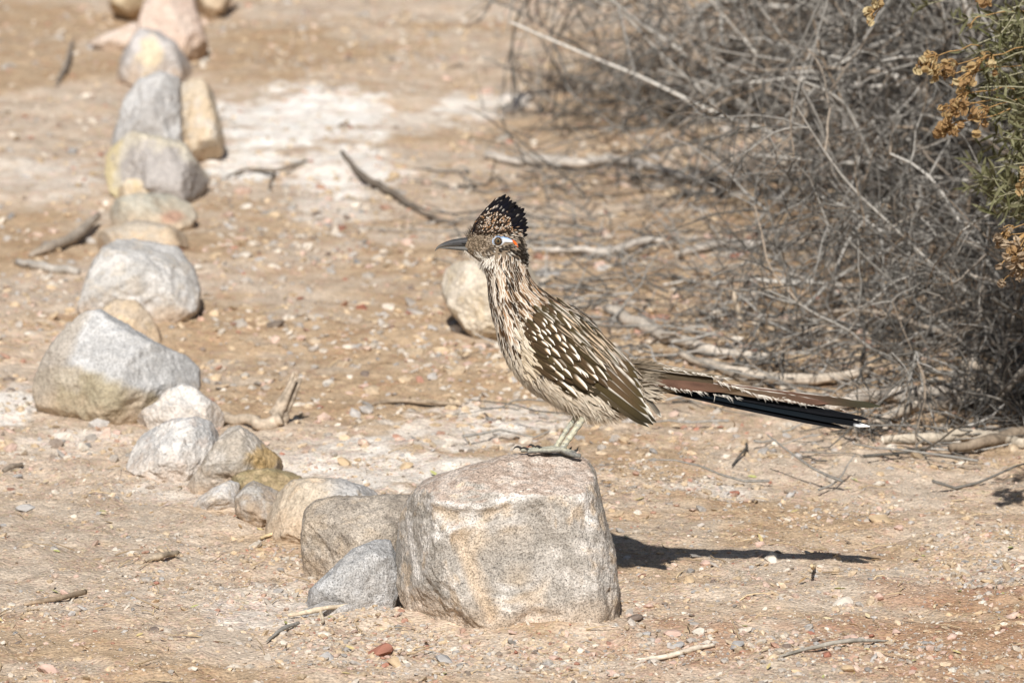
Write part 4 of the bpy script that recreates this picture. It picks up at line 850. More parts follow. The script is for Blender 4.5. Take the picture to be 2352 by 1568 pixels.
def shrub(name, label, base, spread, nstem, length, dirfn, per1, per2, per3=0, light=1.0, r0=.006, wander=.13, rr=(.0042, .0022, .0011, .0009)):
    o = empty(name, (base[0], base[1], 0.0)); tag(o, label, 'shrub', None); b0 = np.array([base[0], base[1], 0.])
    p = np.c_[base[0] + rng.normal(0, spread, nstem), base[1] + rng.normal(0, spread, nstem), np.zeros(nstem)]; p[:, 2] = gh(p[:, 0], p[:, 1]) - .01
    L = length * rnd(nstem, .6, 1.15); S0 = grow(p, dirfn(nstem), L, 14, wander, -.03)
    kp = S0[..., 0].min(1) > -.08; S0, L = S0[kp], L[kp]; nstem = len(S0)
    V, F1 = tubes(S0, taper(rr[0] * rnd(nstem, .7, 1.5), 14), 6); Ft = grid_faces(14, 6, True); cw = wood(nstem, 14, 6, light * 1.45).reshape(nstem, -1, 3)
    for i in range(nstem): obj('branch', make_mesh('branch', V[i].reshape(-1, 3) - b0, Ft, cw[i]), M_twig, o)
    Vs, Fs, Cs, off = [], [], [], 0
    prev, pl = S0, L
    for lv, per in enumerate((per1, per2, per3)):
        if not per: break
        b, d, idx = sprout(prev, per, 25, 75, 3 if lv == 0 else 1); N = len(b); n = (9, 6, 5)[lv]
        l = (length * (.34, .20, .11)[lv]) * rnd(N, .45, 1.2)
        Q = grow(b, d, l, n, wander * 1.15, -.025); Q = Q[Q[..., 0].min(1) > -.12]; N = len(Q); V, F = tubes(Q, taper(rr[lv + 1] * rnd(N, .7, 1.4), n, .45), (5, 4, 3)[lv])
        Vs.append(V.reshape(-1, 3)); Fs.append(F + off); Cs.append(wood(N, n, (5, 4, 3)[lv], light * (1.3, .9, .5)[lv])); off += len(Vs[-1]); prev = Q  # finest twigs coloured darker, standing in for shade inside the shrub
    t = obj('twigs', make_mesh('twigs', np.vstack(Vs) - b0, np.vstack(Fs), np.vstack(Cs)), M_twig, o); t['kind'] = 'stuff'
    return o
def fan(az0, az1, el0, el1):
    def f(n):
        a = np.radians(rnd(n, az0, az1)); e = np.radians(rnd(n, el0, el1)); return np.stack([np.cos(a) * np.cos(e), np.sin(a) * np.cos(e), np.sin(e)], -1)
    return f
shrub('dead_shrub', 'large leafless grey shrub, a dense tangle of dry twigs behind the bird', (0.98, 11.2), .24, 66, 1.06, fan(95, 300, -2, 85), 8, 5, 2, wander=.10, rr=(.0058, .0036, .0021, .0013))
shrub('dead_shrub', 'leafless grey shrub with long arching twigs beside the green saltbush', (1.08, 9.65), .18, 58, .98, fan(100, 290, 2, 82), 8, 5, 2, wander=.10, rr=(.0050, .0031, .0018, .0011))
shrub('dead_shrub', 'low brittle dead shrub in the shade under the green saltbush', (0.88, 8.55), .09, 26, .52, fan(90, 300, 5, 70), 8, 6, 2, rr=(.0035, .0018, .0010, .0008), light=.8)  # wood colour darkened to deepen the shade under the saltbush

# ------------------------------------------------------------------ saltbush with golden seed wings
sb0 = np.array([1.08, 8.15, 0.0])
salt = empty('saltbush', sb0); tag(salt, 'green narrow-leaved saltbush with golden papery seed clusters', 'shrub')
leafV, leafF = None, None
def leaf_mesh(L, w, seed):
    r = np.random.default_rng(seed); V, s, c = feathers(np.zeros((1, 3)), np.array([[0, 0, L]]), np.array([[0, 1., 0]]), w, 4, 3, bend=r.uniform(-.25, .25), camber=-.35, prof='point')
    return V.reshape(-1, 3), grid_faces(4, 3)
def frames(d):
    d = unit(d); r = rng.normal(0, 1, d.shape); x = unit(np.cross(d, r)); y = np.cross(d, x)
    return np.stack([x, y, d], -1)                 # columns
ncan = 1450
# main woody stems
ns = 16; S = grow(np.c_[sb0[0] + rng.normal(0, .05, ns), sb0[1] + rng.normal(0, .05, ns), np.zeros(ns)], fan(95, 320, 35, 80)(ns), rnd(ns, .45, .75), 12, .1)
V, _ = tubes(S, taper(.006 * rnd(ns, .7, 1.3), 12, .4), 6); cw = wood(ns, 12, 6, .8).reshape(ns, -1, 3)
for i in range(ns): obj('stem', make_mesh('stem', V[i].reshape(-1, 3) - sb0, grid_faces(12, 6, True), cw[i]), M_twig, salt)
# sprigs on the canopy shell
u = unit(rng.normal(0, 1, (ncan * 3, 3))); u = u[(u[:, 2] > -.5)][:ncan]; N = len(u)
cen = np.array([1.08, 8.02, .78]); rad = np.array([.56, .66, .60])
tips = cen + u * rad * rnd(N, .45, 1.03)[:, None]
d = unit(u * np.array([1, 1, .8]) + np.array([-.15, -.15, .25]) + rng.normal(0, .3, (N, 3))); Ls = rnd(N, .07, .14)
sprig = grow(tips - d * Ls[:, None], d, Ls, 7, .1, -.03, False)
# hand-placed sprigs near the frame edge: (x, y, depth) of base and tip
hand = [((2420, 120, 7.75), (2265, 60, 7.7)), ((2420, 210, 7.7), (2240, 165, 7.65)), ((2430, 260, 7.7), (2250, 235, 7.62)), ((2430, 330, 7.7), (2262, 300, 7.6)), ((2430, 170, 7.8), (2285, 95, 7.75)), ((2440, 380, 7.7), (2290, 350, 7.62)),
        ((2420, 400, 7.4), (2288, 466, 7.25)), ((2420, 440, 7.4), (2310, 500, 7.22)), ((2440, 60, 7.8), (2300, 20, 7.75)), ((2450, 300, 7.75), (2300, 270, 7.6)), ((2420, 420, 7.9), (2275, 400, 7.8)), ((2430, 480, 7.9), (2290, 455, 7.85))]
for _ in range(110):
    x_ = 2225 + 190 * rng.uniform() ** .8; y_ = rng.uniform(40, 500); Y_ = rng.uniform(7.65, 8.2); hand.append(((x_ + rng.uniform(60, 130), y_ + rng.uniform(-60, 50), Y_ + .06), (x_, y_, Y_)))
hb = np.array([P(*a) for a, b in hand]); ht_ = np.array([P(*b) for a, b in hand])
hs = grow(hb, ht_ - hb, np.linalg.norm(ht_ - hb, axis=1), 7, .05, 0, False)
sprig = np.concatenate([sprig, hs]); N = len(sprig)
V, F = tubes(sprig, taper(np.full(N, .0014), 7, .5), 3)
t = obj('sprigs', make_mesh('sprigs', V.reshape(-1, 3) - sb0, F, np.tile(col3((.32, .30, .20)), (V.size // 3, 1))), M_twig, salt); t['kind'] = 'stuff'
per = 18
b, ld, _ = sprout(sprig, per, 30, 80, 0); ld = unit(ld + np.array([0, 0, .2])); N = len(b)
lv = [leaf_mesh(.021, .0021, 1), leaf_mesh(.016, .0019, 2), leaf_mesh(.026, .0023, 3)]
which = rng.integers(0, 3, N); Fr = frames(ld); sc = rnd(N, .7, 1.25)
lc = lerp(col3((.085, .085, .036)), col3((.225, .22, .125)), rnd(N)[:, None]) * rnd(N, .75, 1.1)[:, None]
px_, py_ = pix(b); vis = (px_ < 2345) & (py_ > -10) & (py_ < 700)
score = np.where(vis, -b[:, 1], -99); order = np.argsort(-score); indiv = order[:280]; rest = order[280:]
lmats = []
leaf_me = []
for k in range(3):
    for j in range(3):
        cj = lerp(col3((.10, .10, .045)), col3((.24, .235, .135)), j / 2)
        me = make_mesh('leaf', lv[k][0], lv[k][1], np.tile(cj, (len(lv[k][0]), 1))); me.materials.append(M_leaf); leaf_me.append(me)
for i in indiv:
    o = obj('leaf', leaf_me[which[i] * 3 + int(rng.integers(0, 3))], None, salt)
    Mx = Matrix.Identity(4)
    for r_ in range(3):
        for c_ in range(3): Mx[r_][c_] = Fr[i, r_, c_] * sc[i]
        Mx[r_][3] = (b[i] - sb0)[r_]
    o.matrix_basis = Mx
Vs, Fs, Cs, off = [], [], [], 0
for k in range(3):
    q = rest[which[rest] == k]; Vl = np.einsum('nij,vj->nvi', Fr[q] * sc[q][:, None, None], lv[k][0]) + b[q][:, None]
    Vs.append(Vl.reshape(-1, 3)); Fs.append(rep_faces(lv[k][1], len(q), len(lv[k][0])) + off); Cs.append(np.repeat(lc[q], len(lv[k][0]), 0)); off += Vl.size // 3
t = obj('foliage', make_mesh('foliage', np.vstack(Vs) - sb0, np.vstack(Fs), np.vstack(Cs)), M_leaf, salt); t['kind'] = 'stuff'
# papery winged seeds: four crossed round wings about a small core
def seed_mesh(r, seed):
    rs = np.random.default_rng(seed); Vs, Fs, off = [], [], 0
    for a in (0, 1, 2, 3):
        ang = a * math.pi / 2 + rs.uniform(-.3, .3); d = np.array([math.cos(ang), math.sin(ang), 0.])
        tt = np.linspace(-.95, .95, 6); rr_ = np.linspace(.12, 1, 4)
        for_ = np.stack([[(d * math.cos(t_ * 1.45) * q + np.array([0, 0, math.sin(t_ * 1.45) * q * 1.1])) * r for t_ in tt] for q in rr_])
        for_ = for_ + np.cross(d, [0, 0, 1.]) * (rs.normal(0, .10 * r, (4, 6, 1)) + .25 * r * rs.uniform(-1, 1) * (rr_ ** 2)[:, None, None])
        Vs.append(for_.reshape(-1, 3)); Fs.append(grid_faces(4, 6) + off); off += 24
    return np.vstack(Vs), np.vstack(Fs)
seed_me = []
for k in range(4):
    for cj in ((.42, .295, .145), (.32, .20, .095), (.52, .42, .24), (.31, .235, .16), (.47, .375, .265)):
        Vq, Fq = seed_mesh(.0062, 50 + k); me = make_mesh('seed_wing', Vq, Fq, np.tile(col3(cj), (len(Vq), 1))); me.materials.append(M_seed); seed_me.append(me)
clusters = [  # x, y, depth, spread x, spread y, count, palette
    (2125, 150, 7.62, 26, 22, 15, 0), (2170, 170, 7.62, 28, 20, 14, 0), (2215, 185, 7.62, 26, 24, 14, 0), (2200, 235, 7.6, 20, 26, 12, 1), (2165, 275, 7.6, 18, 28, 14, 1), (2190, 300, 7.6, 20, 12, 8, 1), (2250, 150, 7.62, 24, 18, 9, 0), (2240, 270, 7.6, 22, 20, 8, 1),
    (1997, 38, 7.6, 10, 20, 9, 2), (2012, 12, 7.6, 10, 8, 4, 2), (2262, 5, 7.6, 16, 10, 7, 1), (2225, 60, 7.7, 8, 8, 2, 0), (2325, 590, 7.2, 24, 30, 26, 3), (2300, 545, 7.2, 14, 18, 9, 3), (2340, 625, 7.2, 16, 20, 14, 3), (2306, 650, 7.2, 9, 9, 3, 3), (2300, 560, 7.2, 10, 10, 4, 3),
    (2345, 430, 7.25, 10, 14, 4, 2), (2340, 560, 7.2, 12, 16, 8, 3), (2348, 400, 7.25, 6, 8, 2, 2)]
PALS = {0: [0, 0, 2, 1], 1: [1, 1, 0], 2: [0, 2], 3: [3, 4, 4, 3, 1]}
stalk = []
for (x, y, Y, sx, sy, cnt, pal) in clusters:
    hub = P(x + 30, y - 22, Y + .03)
    if pal != 2: stalk.append(np.stack([lerp(P(x + 130, y - 60 + rnd(1)[0] * 30, Y + .1), hub, q) for q in np.linspace(0, 1, 5)]))
    for _ in range(int(cnt * 1.25)):
        p = P(x + rng.normal(0, sx * .62), y + rng.normal(0, sy * .62), Y + rng.normal(0, .018))
        o = obj('seed_wing', seed_me[int(rng.integers(0, 4)) * 5 + int(rng.choice(PALS[pal]))], None, salt); o.location = p - sb0; o.rotation_euler = rng.uniform(0, 6.28, 3); o.scale = [rng.uniform(.5, 1.05)] * 3
        stalk.append(np.stack([lerp(hub, p, q) + np.array([0, 0, .004]) * math.sin(q * 3.14) for q in np.linspace(0, 1, 5)]))
# stalk holding the seed spray at the top of the frame
top = [P(2300, -120, 7.7), P(2150, -70, 7.65), P(2050, -30, 7.62), P(2012, 10, 7.6), P(1992, 55, 7.6)]
stalk.append(np.array(top))
stalk = np.array(stalk); V, F = tubes(stalk, np.full(stalk.shape[:2], .0007), 4)
t = obj('seed_stalks', make_mesh('seed_stalks', V.reshape(-1, 3) - sb0, F, np.tile(col3((.42, .26, .11)), (V.size // 3, 1))), M_twig, salt); t['kind'] = 'stuff'

# ------------------------------------------------------------------ sticks and branches lying on the dirt
def gz(x, y, h=0.0):
    if h >= 100: return P(x, y, gY(h))          # raised point: h is the image row where it meets the ground
    p = G(x, y, h); p[2] = float(gh(p[0], p[1])) + h; return p
def stick(label, pts, r, colr, name='stick', cat='stick', group=None, forks=(), n=26, k=8):
    """pts: (x, y, height above ground) in photo units, resolved to the ground under them"""
    q = np.array([gz(x, y, h) for x, y, h in pts]); base = np.array([q[:, 0].mean(), q[:, 1].mean(), 0.])
    def one(q, r):
        c = catmull(q, n); c = c + .25 * np.mean(r) * fbm(c * 60, 2, seed=int(abs(c[0, 0]) * 999) % 97)[:, None] * np.array([1, 1, 1.])
        rad = np.interp(np.linspace(0, 1, n), np.linspace(0, 1, len(r)), r) * (1 + .18 * vnoise(np.stack([np.linspace(0, 9, n), np.full(n, c[0, 0] * 50), np.zeros(n)], -1), 3))
        V, F = tubes(c[None], rad[None], k); V = V.reshape(-1, 3)
        V = np.vstack([V, c[0], c[-1]]); caps = np.array([((j + 1) % k, j, n * k, n * k) for j in range(k)] + [((n - 1) * k + j, (n - 1) * k + (j + 1) % k, n * k + 1, n * k + 1) for j in range(k)])
        return V, F, caps
    Vs, Fs, off = [], [], 0
    for qq, rr_ in [(q, r)] + [(np.array([gz(x, y, h) for x, y, h in p]), rad) for p, rad in forks]:
        V, F, caps = one(qq, rr_); Vs.append(V); Fs += [tuple(f) for f in F + off] + [tuple(int(i) + off for i in c[:3]) for c in caps]; off += len(V)
    V = np.vstack(Vs); me = bpy.data.meshes.new(name); me.from_pydata((V - base).tolist(), [], Fs)
    cc = np.ones((len(V), 4), np.float32); cc[:, :3] = np.clip(col3(colr) * (1 + .35 * fbm(V * np.array([40, 40, 120.]), 3, seed=5))[:, None], .02, .8)
    me.color_attributes.new('Col', 'FLOAT_COLOR', 'POINT').data.foreach_set('color', cc.ravel()); me.polygons.foreach_set('use_smooth', np.full(len(me.polygons), True))
    return tag(obj(name, me, M_twig, loc=base), label, cat, group)
GW, BW_, PW, DW = (.40, .365, .32), (.33, .25, .175), (.42, .38, .335), (.20, .165, .13)
stick('forked grey driftwood stub with its split end raised, beside the knobby white stone', [(505, 948, .006), (560, 955, .008), (615, 960, .008), (648, 955, .012)], [.007, .008, .009, .010], (.42, .345, .265), 'driftwood',
      forks=[([(630, 958, 968), (650, 925, 968), (666, 886, 968), (676, 850, 968)], [.011, .009, .004, .0015]), ([(640, 960, 966), (664, 925, 966), (690, 870, 966)], [.010, .007, .0025]), ([(636, 955, 970), (655, 920, 970), (680, 868, 970)], [.009, .006, .002]), ([(645, 935, 967), (652, 955, 967), (652, 975, 967)], [.010, .010, .006])])
stick('thick weathered stick curving up to the greenish-grey rock', [(70, 575, .006), (110, 560, .010), (170, 535, .014), (225, 490, .018)], [.004, .009, .010, .006], (.33, .28, .225))
stick('stick lying flat just below the curved weathered stick', [(40, 597, .005), (100, 612, .007), (180, 628, .006)], [.005, .008, .005], GW)
stick('thin dark stick on the dirt left of the far rocks', [(128, 185, .006), (150, 150, .010), (166, 95, .008)], [.004, .006, .003], (.30, .25, .20))
stick('dark knotty fallen branch lying across the white soil patch', [(785, 355, .008), (830, 395, .012), (890, 430, .012), (940, 460, .010), (1000, 487, .010), (1065, 512, .006)], [.004, .007, .007, .005, .004, .002], DW)
stick('short forked dark twig on the white soil beside the upright tan rock', [(520, 415, .006), (570, 385, .010), (640, 390, .010), (705, 378, .006)], [.002, .0035, .004, .002], DW, forks=[([(630, 392, .008), (618, 430, .006)], [.003, .0015])])
stick('long pale grey branch lying on the dirt above the bird\'s back', [(1118, 362, .010), (1180, 366, .012), (1250, 372, .012), (1330, 373, .014), (1400, 366, .014), (1480, 376, .014), (1560, 402, .012), (1620, 428, .008)], [.007, .009, .008, .009, .008, .007, .006, .003], PW)
stick('whitish branch on the ground running right from behind the bird\'s nape', [(1222, 580, .010), (1320, 580, .011), (1400, 576, .012), (1470, 563, .012), (1525, 562, .010)], [.004, .006, .007, .0075, .005], PW)
stick('broken pale branch in line with the whitish branch, towards the saltbush', [(1555, 592, .008), (1610, 580, .012), (1660, 572, .012), (1740, 582, .012), (1820, 582, .010)], [.003, .007, .008, .007, .004], PW)
stick('long smooth grey branch on the ground behind the bird\'s back and tail', [(1398, 716, .010), (1460, 738, .012), (1530, 766, .012), (1600, 786, .012), (1680, 802, .010), (1770, 812, .008)], [.010, .010, .009, .009, .008, .005], (.46, .405, .34))
stick('crooked pale twig standing out of the litter behind the tail', [(1700, 750, 755), (1698, 720, 755), (1690, 690, 755), (1683, 662, 755)], [.004, .004, .0035, .002], (.46, .38, .29))
stick('grey root-like branch lying under the edge of the dead shrub', [(1560, 820, .01), (1700, 850, .012), (1850, 862, .012), (2000, 850, .014)], [.005, .008, .008, .006], (.44, .38, .31))
stick('thick grey branch lying on the ground just above the tail tip', [(1900, 930, .012), (2000, 905, .014), (2100, 898, .014), (2210, 890, .014)], [.008, .011, .011, .009], (.42, .37, .315))
stick('pale branch sloping down to the right of the tail tip', [(2000, 960, .01), (2100, 930, .012), (2200, 915, .012), (2352, 880, .014)], [.006, .008, .009, .008], (.45, .385, .31))
stick('half-buried branch on the gravel right of the tail tips', [(2030, 1010, .006), (2130, 1005, .010), (2240, 990, .010), (2352, 1020, .008)], [.006, .008, .008, .007], (.44, .38, .30))
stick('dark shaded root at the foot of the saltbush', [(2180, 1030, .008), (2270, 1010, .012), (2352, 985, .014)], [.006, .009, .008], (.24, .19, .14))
stick('upright broken pale stick below the saltbush with a bent top', [(2233, 870, 872), (2238, 800, 872), (2249, 720, 872), (2259, 655, 872)], [.004, .0042, .004, .0045], (.50, .45, .39))
stick('upright pale stick close to the bent-topped one, leaning right', [(2292, 875, 878), (2308, 800, 878), (2328, 730, 878), (2341, 675, 878)], [.003, .004, .004, .0035], (.46, .41, .35))
stick('thin grey branch reaching level under the dry seed cluster', [(2222, 630, 905), (2280, 644, 905), (2340, 662, 905), (2420, 690, 905)], [.0022, .003, .0035, .004], (.42, .37, .31))
stick('knobbly pale root stub under the saltbush', [(2232, 905, 905), (2228, 870, 905), (2218, 835, 905), (2248, 842, 905), (2275, 850, 905), (2310, 905, 905)], [.006, .009, .008, .006, .006, .006], (.50, .42, .33), 'root_stub', 'root')
stick('pale forked branch leaning at the shaded foot of the saltbush', [(2262, 940, 938), (2310, 895, 938), (2352, 852, 938), (2420, 790, 938)], [.005, .006, .006, .006], (.48, .42, .35))
stick('flattened brown stick on the sandy ground near the reddish round stone', [(55, 1398, .003), (95, 1390, .004), (140, 1382, .006), (195, 1362, .006)], [.0015, .0028, .0038, .003], BW_)
stick('short thick twig on the sand left of the brown-grey granite block', [(335, 1292, .004), (365, 1280, .007), (408, 1262, .008)], [.002, .0045, .0028], (.38, .31, .23))
stick('straw-coloured stem lying below the tan dirt-caked rock', [(598, 1228, .004), (630, 1222, .006), (690, 1232, .005)], [.002, .0025, .0022], (.58, .45, .27))
stick('dry split stem lying at the foot of the light grey wedge-shaped stone', [(660, 1425, .005), (720, 1416, .008), (800, 1402, .007)], [.0022, .0035, .002], (.56, .47, .35), forks=[([(735, 1415, .007), (742, 1440, .006), (735, 1455, .004)], [.002, .0018, .001])])
stick('dark grey sliver of wood on the gravel below the wedge-shaped stone', [(612, 1478, .003), (650, 1462, .005), (685, 1446, .005)], [.001, .003, .0022], (.25, .235, .21))
stick('long flat grey splinter on the gravel right of the large boulder', [(1790, 1525, .004), (1870, 1505, .006), (1950, 1495, .006), (2040, 1480, .004)], [.001, .0026, .0028, .001], (.36, .33, .28))
stick('pale grass stem standing out of the dirt below the tail shadow', [(1870, 1313, .0), (1868, 1311, .012), (1864, 1310, .024)], [.0022, .0022, .002], (.62, .48, .30))
stick('thin dry stalk lying right of the foot of the large boulder', [(1460, 1520, .003), (1530, 1512, .005), (1600, 1500, .005), (1640, 1496, .003)], [.0012, .003, .003, .0015], (.58, .5, .4))
stick('curved thin twig on the dirt left of the bird\'s belly', [(830, 925, .004), (900, 912, .006), (980, 915, .008), (1060, 925, .006)], [.002, .003, .0035, .002], (.32, .25, .18))
stick('short dark twig at the sandy left edge', [(8, 1072, .004), (28, 1064, .006), (50, 1058, .006)], [.003, .004, .003], DW)

# ------------------------------------------------------------------ pebbles: the largest as things, the rest as gravel
def in_rock(X, Y, grow_=0.0):
    r = np.zeros(np.shape(X), bool)
    for (cx_, cy_, rx, ry, top) in FOOT: r |= ((X - cx_) / (rx + grow_)) ** 2 + ((Y - cy_) / (ry + grow_)) ** 2 < 1
    return r
PALC = [('pinkish', (.54, .385, .315)), ('brick-red', (.36, .165, .115)), ('grey', (.37, .355, .34)), ('tan', (.52, .39, .25)), ('off-white', (.60, .54, .46)), ('dark brown', (.19, .15, .125))]
iv, if_ = ICO[2]
def stone_shape(seed, base=ICO[2]):
    v, f = base; r = np.random.default_rng(seed); V = v.copy()
    for _ in range(7):
        n = unit(r.normal(0, 1, 3)); s = V @ n - r.uniform(.45, .8); V = V - np.outer(np.maximum(s, 0), n) * .95
    V = V * np.array([r.uniform(.8, 1.25), r.uniform(.7, 1.1), r.uniform(.45, .75)]); return V * (1 + .08 * fbm(v * 2, 2, seed=seed))[:, None]
shapes = [stone_shape(100 + k) for k in range(6)]
peb_me = {}
for ci, (cn, cc_) in enumerate(PALC):
    for k in range(6):
        base = col3(cc_) * (1 + .25 * fbm(shapes[k] * 3, 3, seed=ci * 7 + k))[:, None]
        me = make_mesh('pebble', shapes[k], if_, np.clip(base, .02, .8), smooth=False); me.materials.append(M_pebble); peb_me[ci, k] = me
ROCKNAMES = []
def place(x, y):
    spots = [((1160, 1540), 'in the gravel before the large boulder'), ((1500, 1500), 'by the thin dry stalk'), ((1900, 1520), 'by the long grey splinter'), ((2250, 1500), 'on the reddish gravel past the grey splinter'), ((1500, 1300), 'on the shaded side of the large boulder'), ((1850, 1300), 'beside the tail shadow'), ((2200, 1250), 'on the gravel beyond the tail shadow'),
        ((1600, 1120), 'on the pale soil under the tail'), ((2100, 1080), 'below the half-buried branch'), ((500, 1480), 'on the gravel below the wedge-shaped stone'), ((150, 1450), 'around the flattened brown stick'), ((380, 1300), 'around the short thick twig'), ((120, 1130), 'on the pale sand by the flat grey-brown stone'), ((350, 1180), 'below the whitish-grey domed rock'), ((750, 1030), 'on the whitish soil by the rounded tan stone'), ((1000, 940), 'along the curved thin twig'),
        ((650, 850), 'above the forked driftwood'), ((900, 760), 'near the lone cream-coloured rock'), ((700, 620), 'on the tan dirt past the round grey rock'), ((100, 750), 'beside the largest faceted rock'), ((120, 450), 'near the curved weathered stick'), ((750, 330), 'on the white soil patch'), ((950, 470), 'along the dark knotty branch'), ((800, 100), 'on the dirt beside the far boulders'), ((1250, 250), 'above the long pale grey branch'), ((1450, 470), 'below the long pale grey branch'), ((1500, 660), 'below the whitish branch'), ((1700, 880), 'by the grey root-like branch'), ((1900, 700), 'among the twig litter under the dead shrub'), ((1900, 300), 'under the large leafless shrub'), ((2250, 800), 'in the shade of the saltbush'), ((100, 150), 'near the thin dark stick')]
    return min(spots, key=lambda q: ((q[0][0] - x) * .6) ** 2 + (q[0][1] - y) ** 2)[1]
PEBLAB = ['small pinkish pebble lying loose on the gravelly dirt', 'small brick-red pebble lying loose on the gravelly dirt', 'small grey pebble lying loose on the gravelly dirt', 'small tan pebble lying loose on the gravelly dirt', 'small off-white pebble lying loose on the gravelly dirt', 'small dark brown pebble lying loose on the gravelly dirt']
def pebble(x, y, size, ci, label=None, group=None, sink=.25, world_xy=None, cat='pebble'):
    p = gz(x, y) if world_xy is None else np.array([*world_xy, float(gh(*world_xy))])
    o = obj('pebble', peb_me[ci, int(rng.integers(0, 6))]); o.location = (p[0], p[1], p[2] + size * (.55 - sink) * .5); o.scale = (size, size * rng.uniform(.8, 1.1), size * rng.uniform(.75, 1.05)); o.rotation_euler = (rng.normal(0, .25), rng.normal(0, .25), rng.uniform(0, 6.28))
    if not label:
        pl = place(x, y); sz = 'tiny' if size < .0052 else 'small' if size < .0075 else 'plump'
        tag(o, '%s %s pebble %s' % (sz, PALC[ci][0], pl), cat, '%s %s pebbles %s' % (sz, PALC[ci][0], pl))
    else: tag(o, label, cat)
    return o
for (x, y, s_, ci, lab) in [(112, 1562, .016, 0, 'round pinkish-red stone near the flattened brown stick'), (870, 1515, .017, 1, 'brick-red stone in front of the large boulder, biggest red one there'), (905, 1535, .014, 3, 'tan stone touching the brick-red stone in front of the large boulder'),
        (1455, 1440, .015, 5, 'dark brown stone tucked at the right foot of the large boulder'), (1020, 1525, .015, 2, 'flat grey stone on the gravel in front of the large boulder'), (1772, 1290, .014, 4, 'cream-white angular stone beside the shadow of the bird\'s tail'),
        (790, 1062, .016, 3, 'rounded tan stone on the whitish soil behind the olive-stained rock'), (60, 1165, .018, 2, 'flat grey-brown stone on the pale sand at the left'), (1580, 1330, .012, 3, 'tan stone standing alone on the dirt right of the boulder'), (1935, 1395, .016, 4, 'pale lumpy stone right of the large boulder, by the grey splinter'),
        (1690, 1500, .014, 2, 'broad grey stone half-buried near the thin dry stalk'), (2020, 1210, .016, 3, 'flat tan stone on the gravel right of the tail shadow'), (1545, 1475, .013, 0, 'pinkish stone in front of the thin dry stalk'), (1265, 368, .020, 3, 'tan stone at the left end of the long pale grey branch'),
        (1262, 640, .022, 2, 'light grey stone on the ground behind the bird\'s nape'), (1052, 765, .016, 2, 'small grey stone at the left foot of the lone cream-coloured rock'), (1985, 900, .018, 3, 'tan stone lying against the thick grey branch above the tail tip'), (1170, 505, .018, 4, 'pale stone on the dirt right of the bird\'s beak'), (1230, 515, .022, 3, 'pale tan stone on the dirt right of the bird\'s crest')]:
    pebble(x, y, s_, ci, lab, cat='stone')
cnt = 0
while cnt < 255:
    x, y = rng.uniform(-40, 2390), 1568 * rng.uniform(0, 1) ** .55
    if x < 700 and rng.uniform() < .6: continue
    p = G(x, y)
    if in_rock(p[0], p[1], .015): continue
    size = float(np.clip(rng.lognormal(-5.15, .32), .0042, .013)) * (1 + .4 * (p[1] > 8.5))
    pebble(x, y, size, int(rng.choice(6, p=[.24, .10, .2, .26, .14, .06]))); cnt += 1

def scatter(N, x0, x1, y0, y1, dens, size_mu, sig, smin, smax, name, flat=.65, pal=None, base=ICO[1]):
    X = rnd(N, 0, 1); Yp = rnd(N, 0, 1); x = lerp(x0, x1, X); y = lerp(y0, y1, Yp); p = G(x, y)
    keep = ~in_rock(p[:, 0], p[:, 1]) & (rnd(N) < dens(x, y, p)); p = p[keep]; n = len(p); z = gh(p[:, 0], p[:, 1])
    v, f = base; shp = np.stack([stone_shape(500 + k, base) for k in range(24)])
    sz = np.clip(rng.lognormal(size_mu, sig, n), smin, smax)
    a = rnd(n, 0, 6.283); ca, sa = np.cos(a), np.sin(a); V = shp[rng.integers(0, 24, n)] * np.stack([sz * rnd(n, .8, 1.3), sz * rnd(n, .7, 1.1), sz * rnd(n, .6, 1.1)], -1)[:, None]
    tx = rng.normal(0, .3, n)[:, None]; V = np.stack([V[..., 0] * ca[:, None] - V[..., 1] * sa[:, None], V[..., 0] * sa[:, None] + V[..., 1] * ca[:, None], V[..., 2] + V[..., 0] * tx], -1)
    V += np.stack([p[:, 0], p[:, 1], z + sz * .12], -1)[:, None]
    pw = np.array([.12, .05, .21, .36, .21, .05]) if pal is None else np.array(pal); c = np.array([col3(q[1]) for q in PALC])[rng.choice(6, n, p=pw / pw.sum())] * rnd(n, .58, 1.14)[:, None]
    c = lerp(c, col3((.55, .452, .345)), rnd(n, .05, .5)[:, None])
    o = obj(name, make_mesh(name, V.reshape(-1, 3), rep_faces(f, n, len(v)), np.repeat(np.clip(c, .02, .85), len(v), 0), smooth=False), M_pebble); tag(o, kind='stuff'); return o
def dens_near(x, y, p):
    nz = fbm(np.stack([p[:, 0] * 5, p[:, 1] * 5, 0 * x], -1), 3, seed=91)
    d = .22 + .78 * sstep(-.15, .45, nz); d = d * np.interp(x, [0, 500, 1100, 1600, 2352], [.35, .5, .85, .8, 1.]); return d * np.interp(y, [1050, 1250, 1450, 1568], [.6, .65, .9, 1.])
o = scatter(62000, -60, 2420, 1050, 1600, dens_near, -6.05, .52, .0010, .0085, 'gravel'); tag(o, 'fine mixed pink and tan gravel strewn round the large boulder', 'gravel')
_s = math.sqrt(.5); OCT = (np.array([[1., 0, 0], [-1, 0, 0], [0, 1, 0], [0, -1, 0], [0, 0, 1], [0, 0, -1]]), np.array([[0, 2, 4], [2, 1, 4], [1, 3, 4], [3, 0, 4]]))
o = scatter(66000, -60, 2420, 1000, 1600, lambda x, y, p: .55 + .4 * fbm(np.stack([p[:, 0] * 9, p[:, 1] * 9, 0 * x], -1), 2, seed=97), -6.85, .35, .0006, .0022, 'coarse_sand', base=OCT); tag(o, 'coarse sand grains covering the dirt near the large boulder', 'sand')
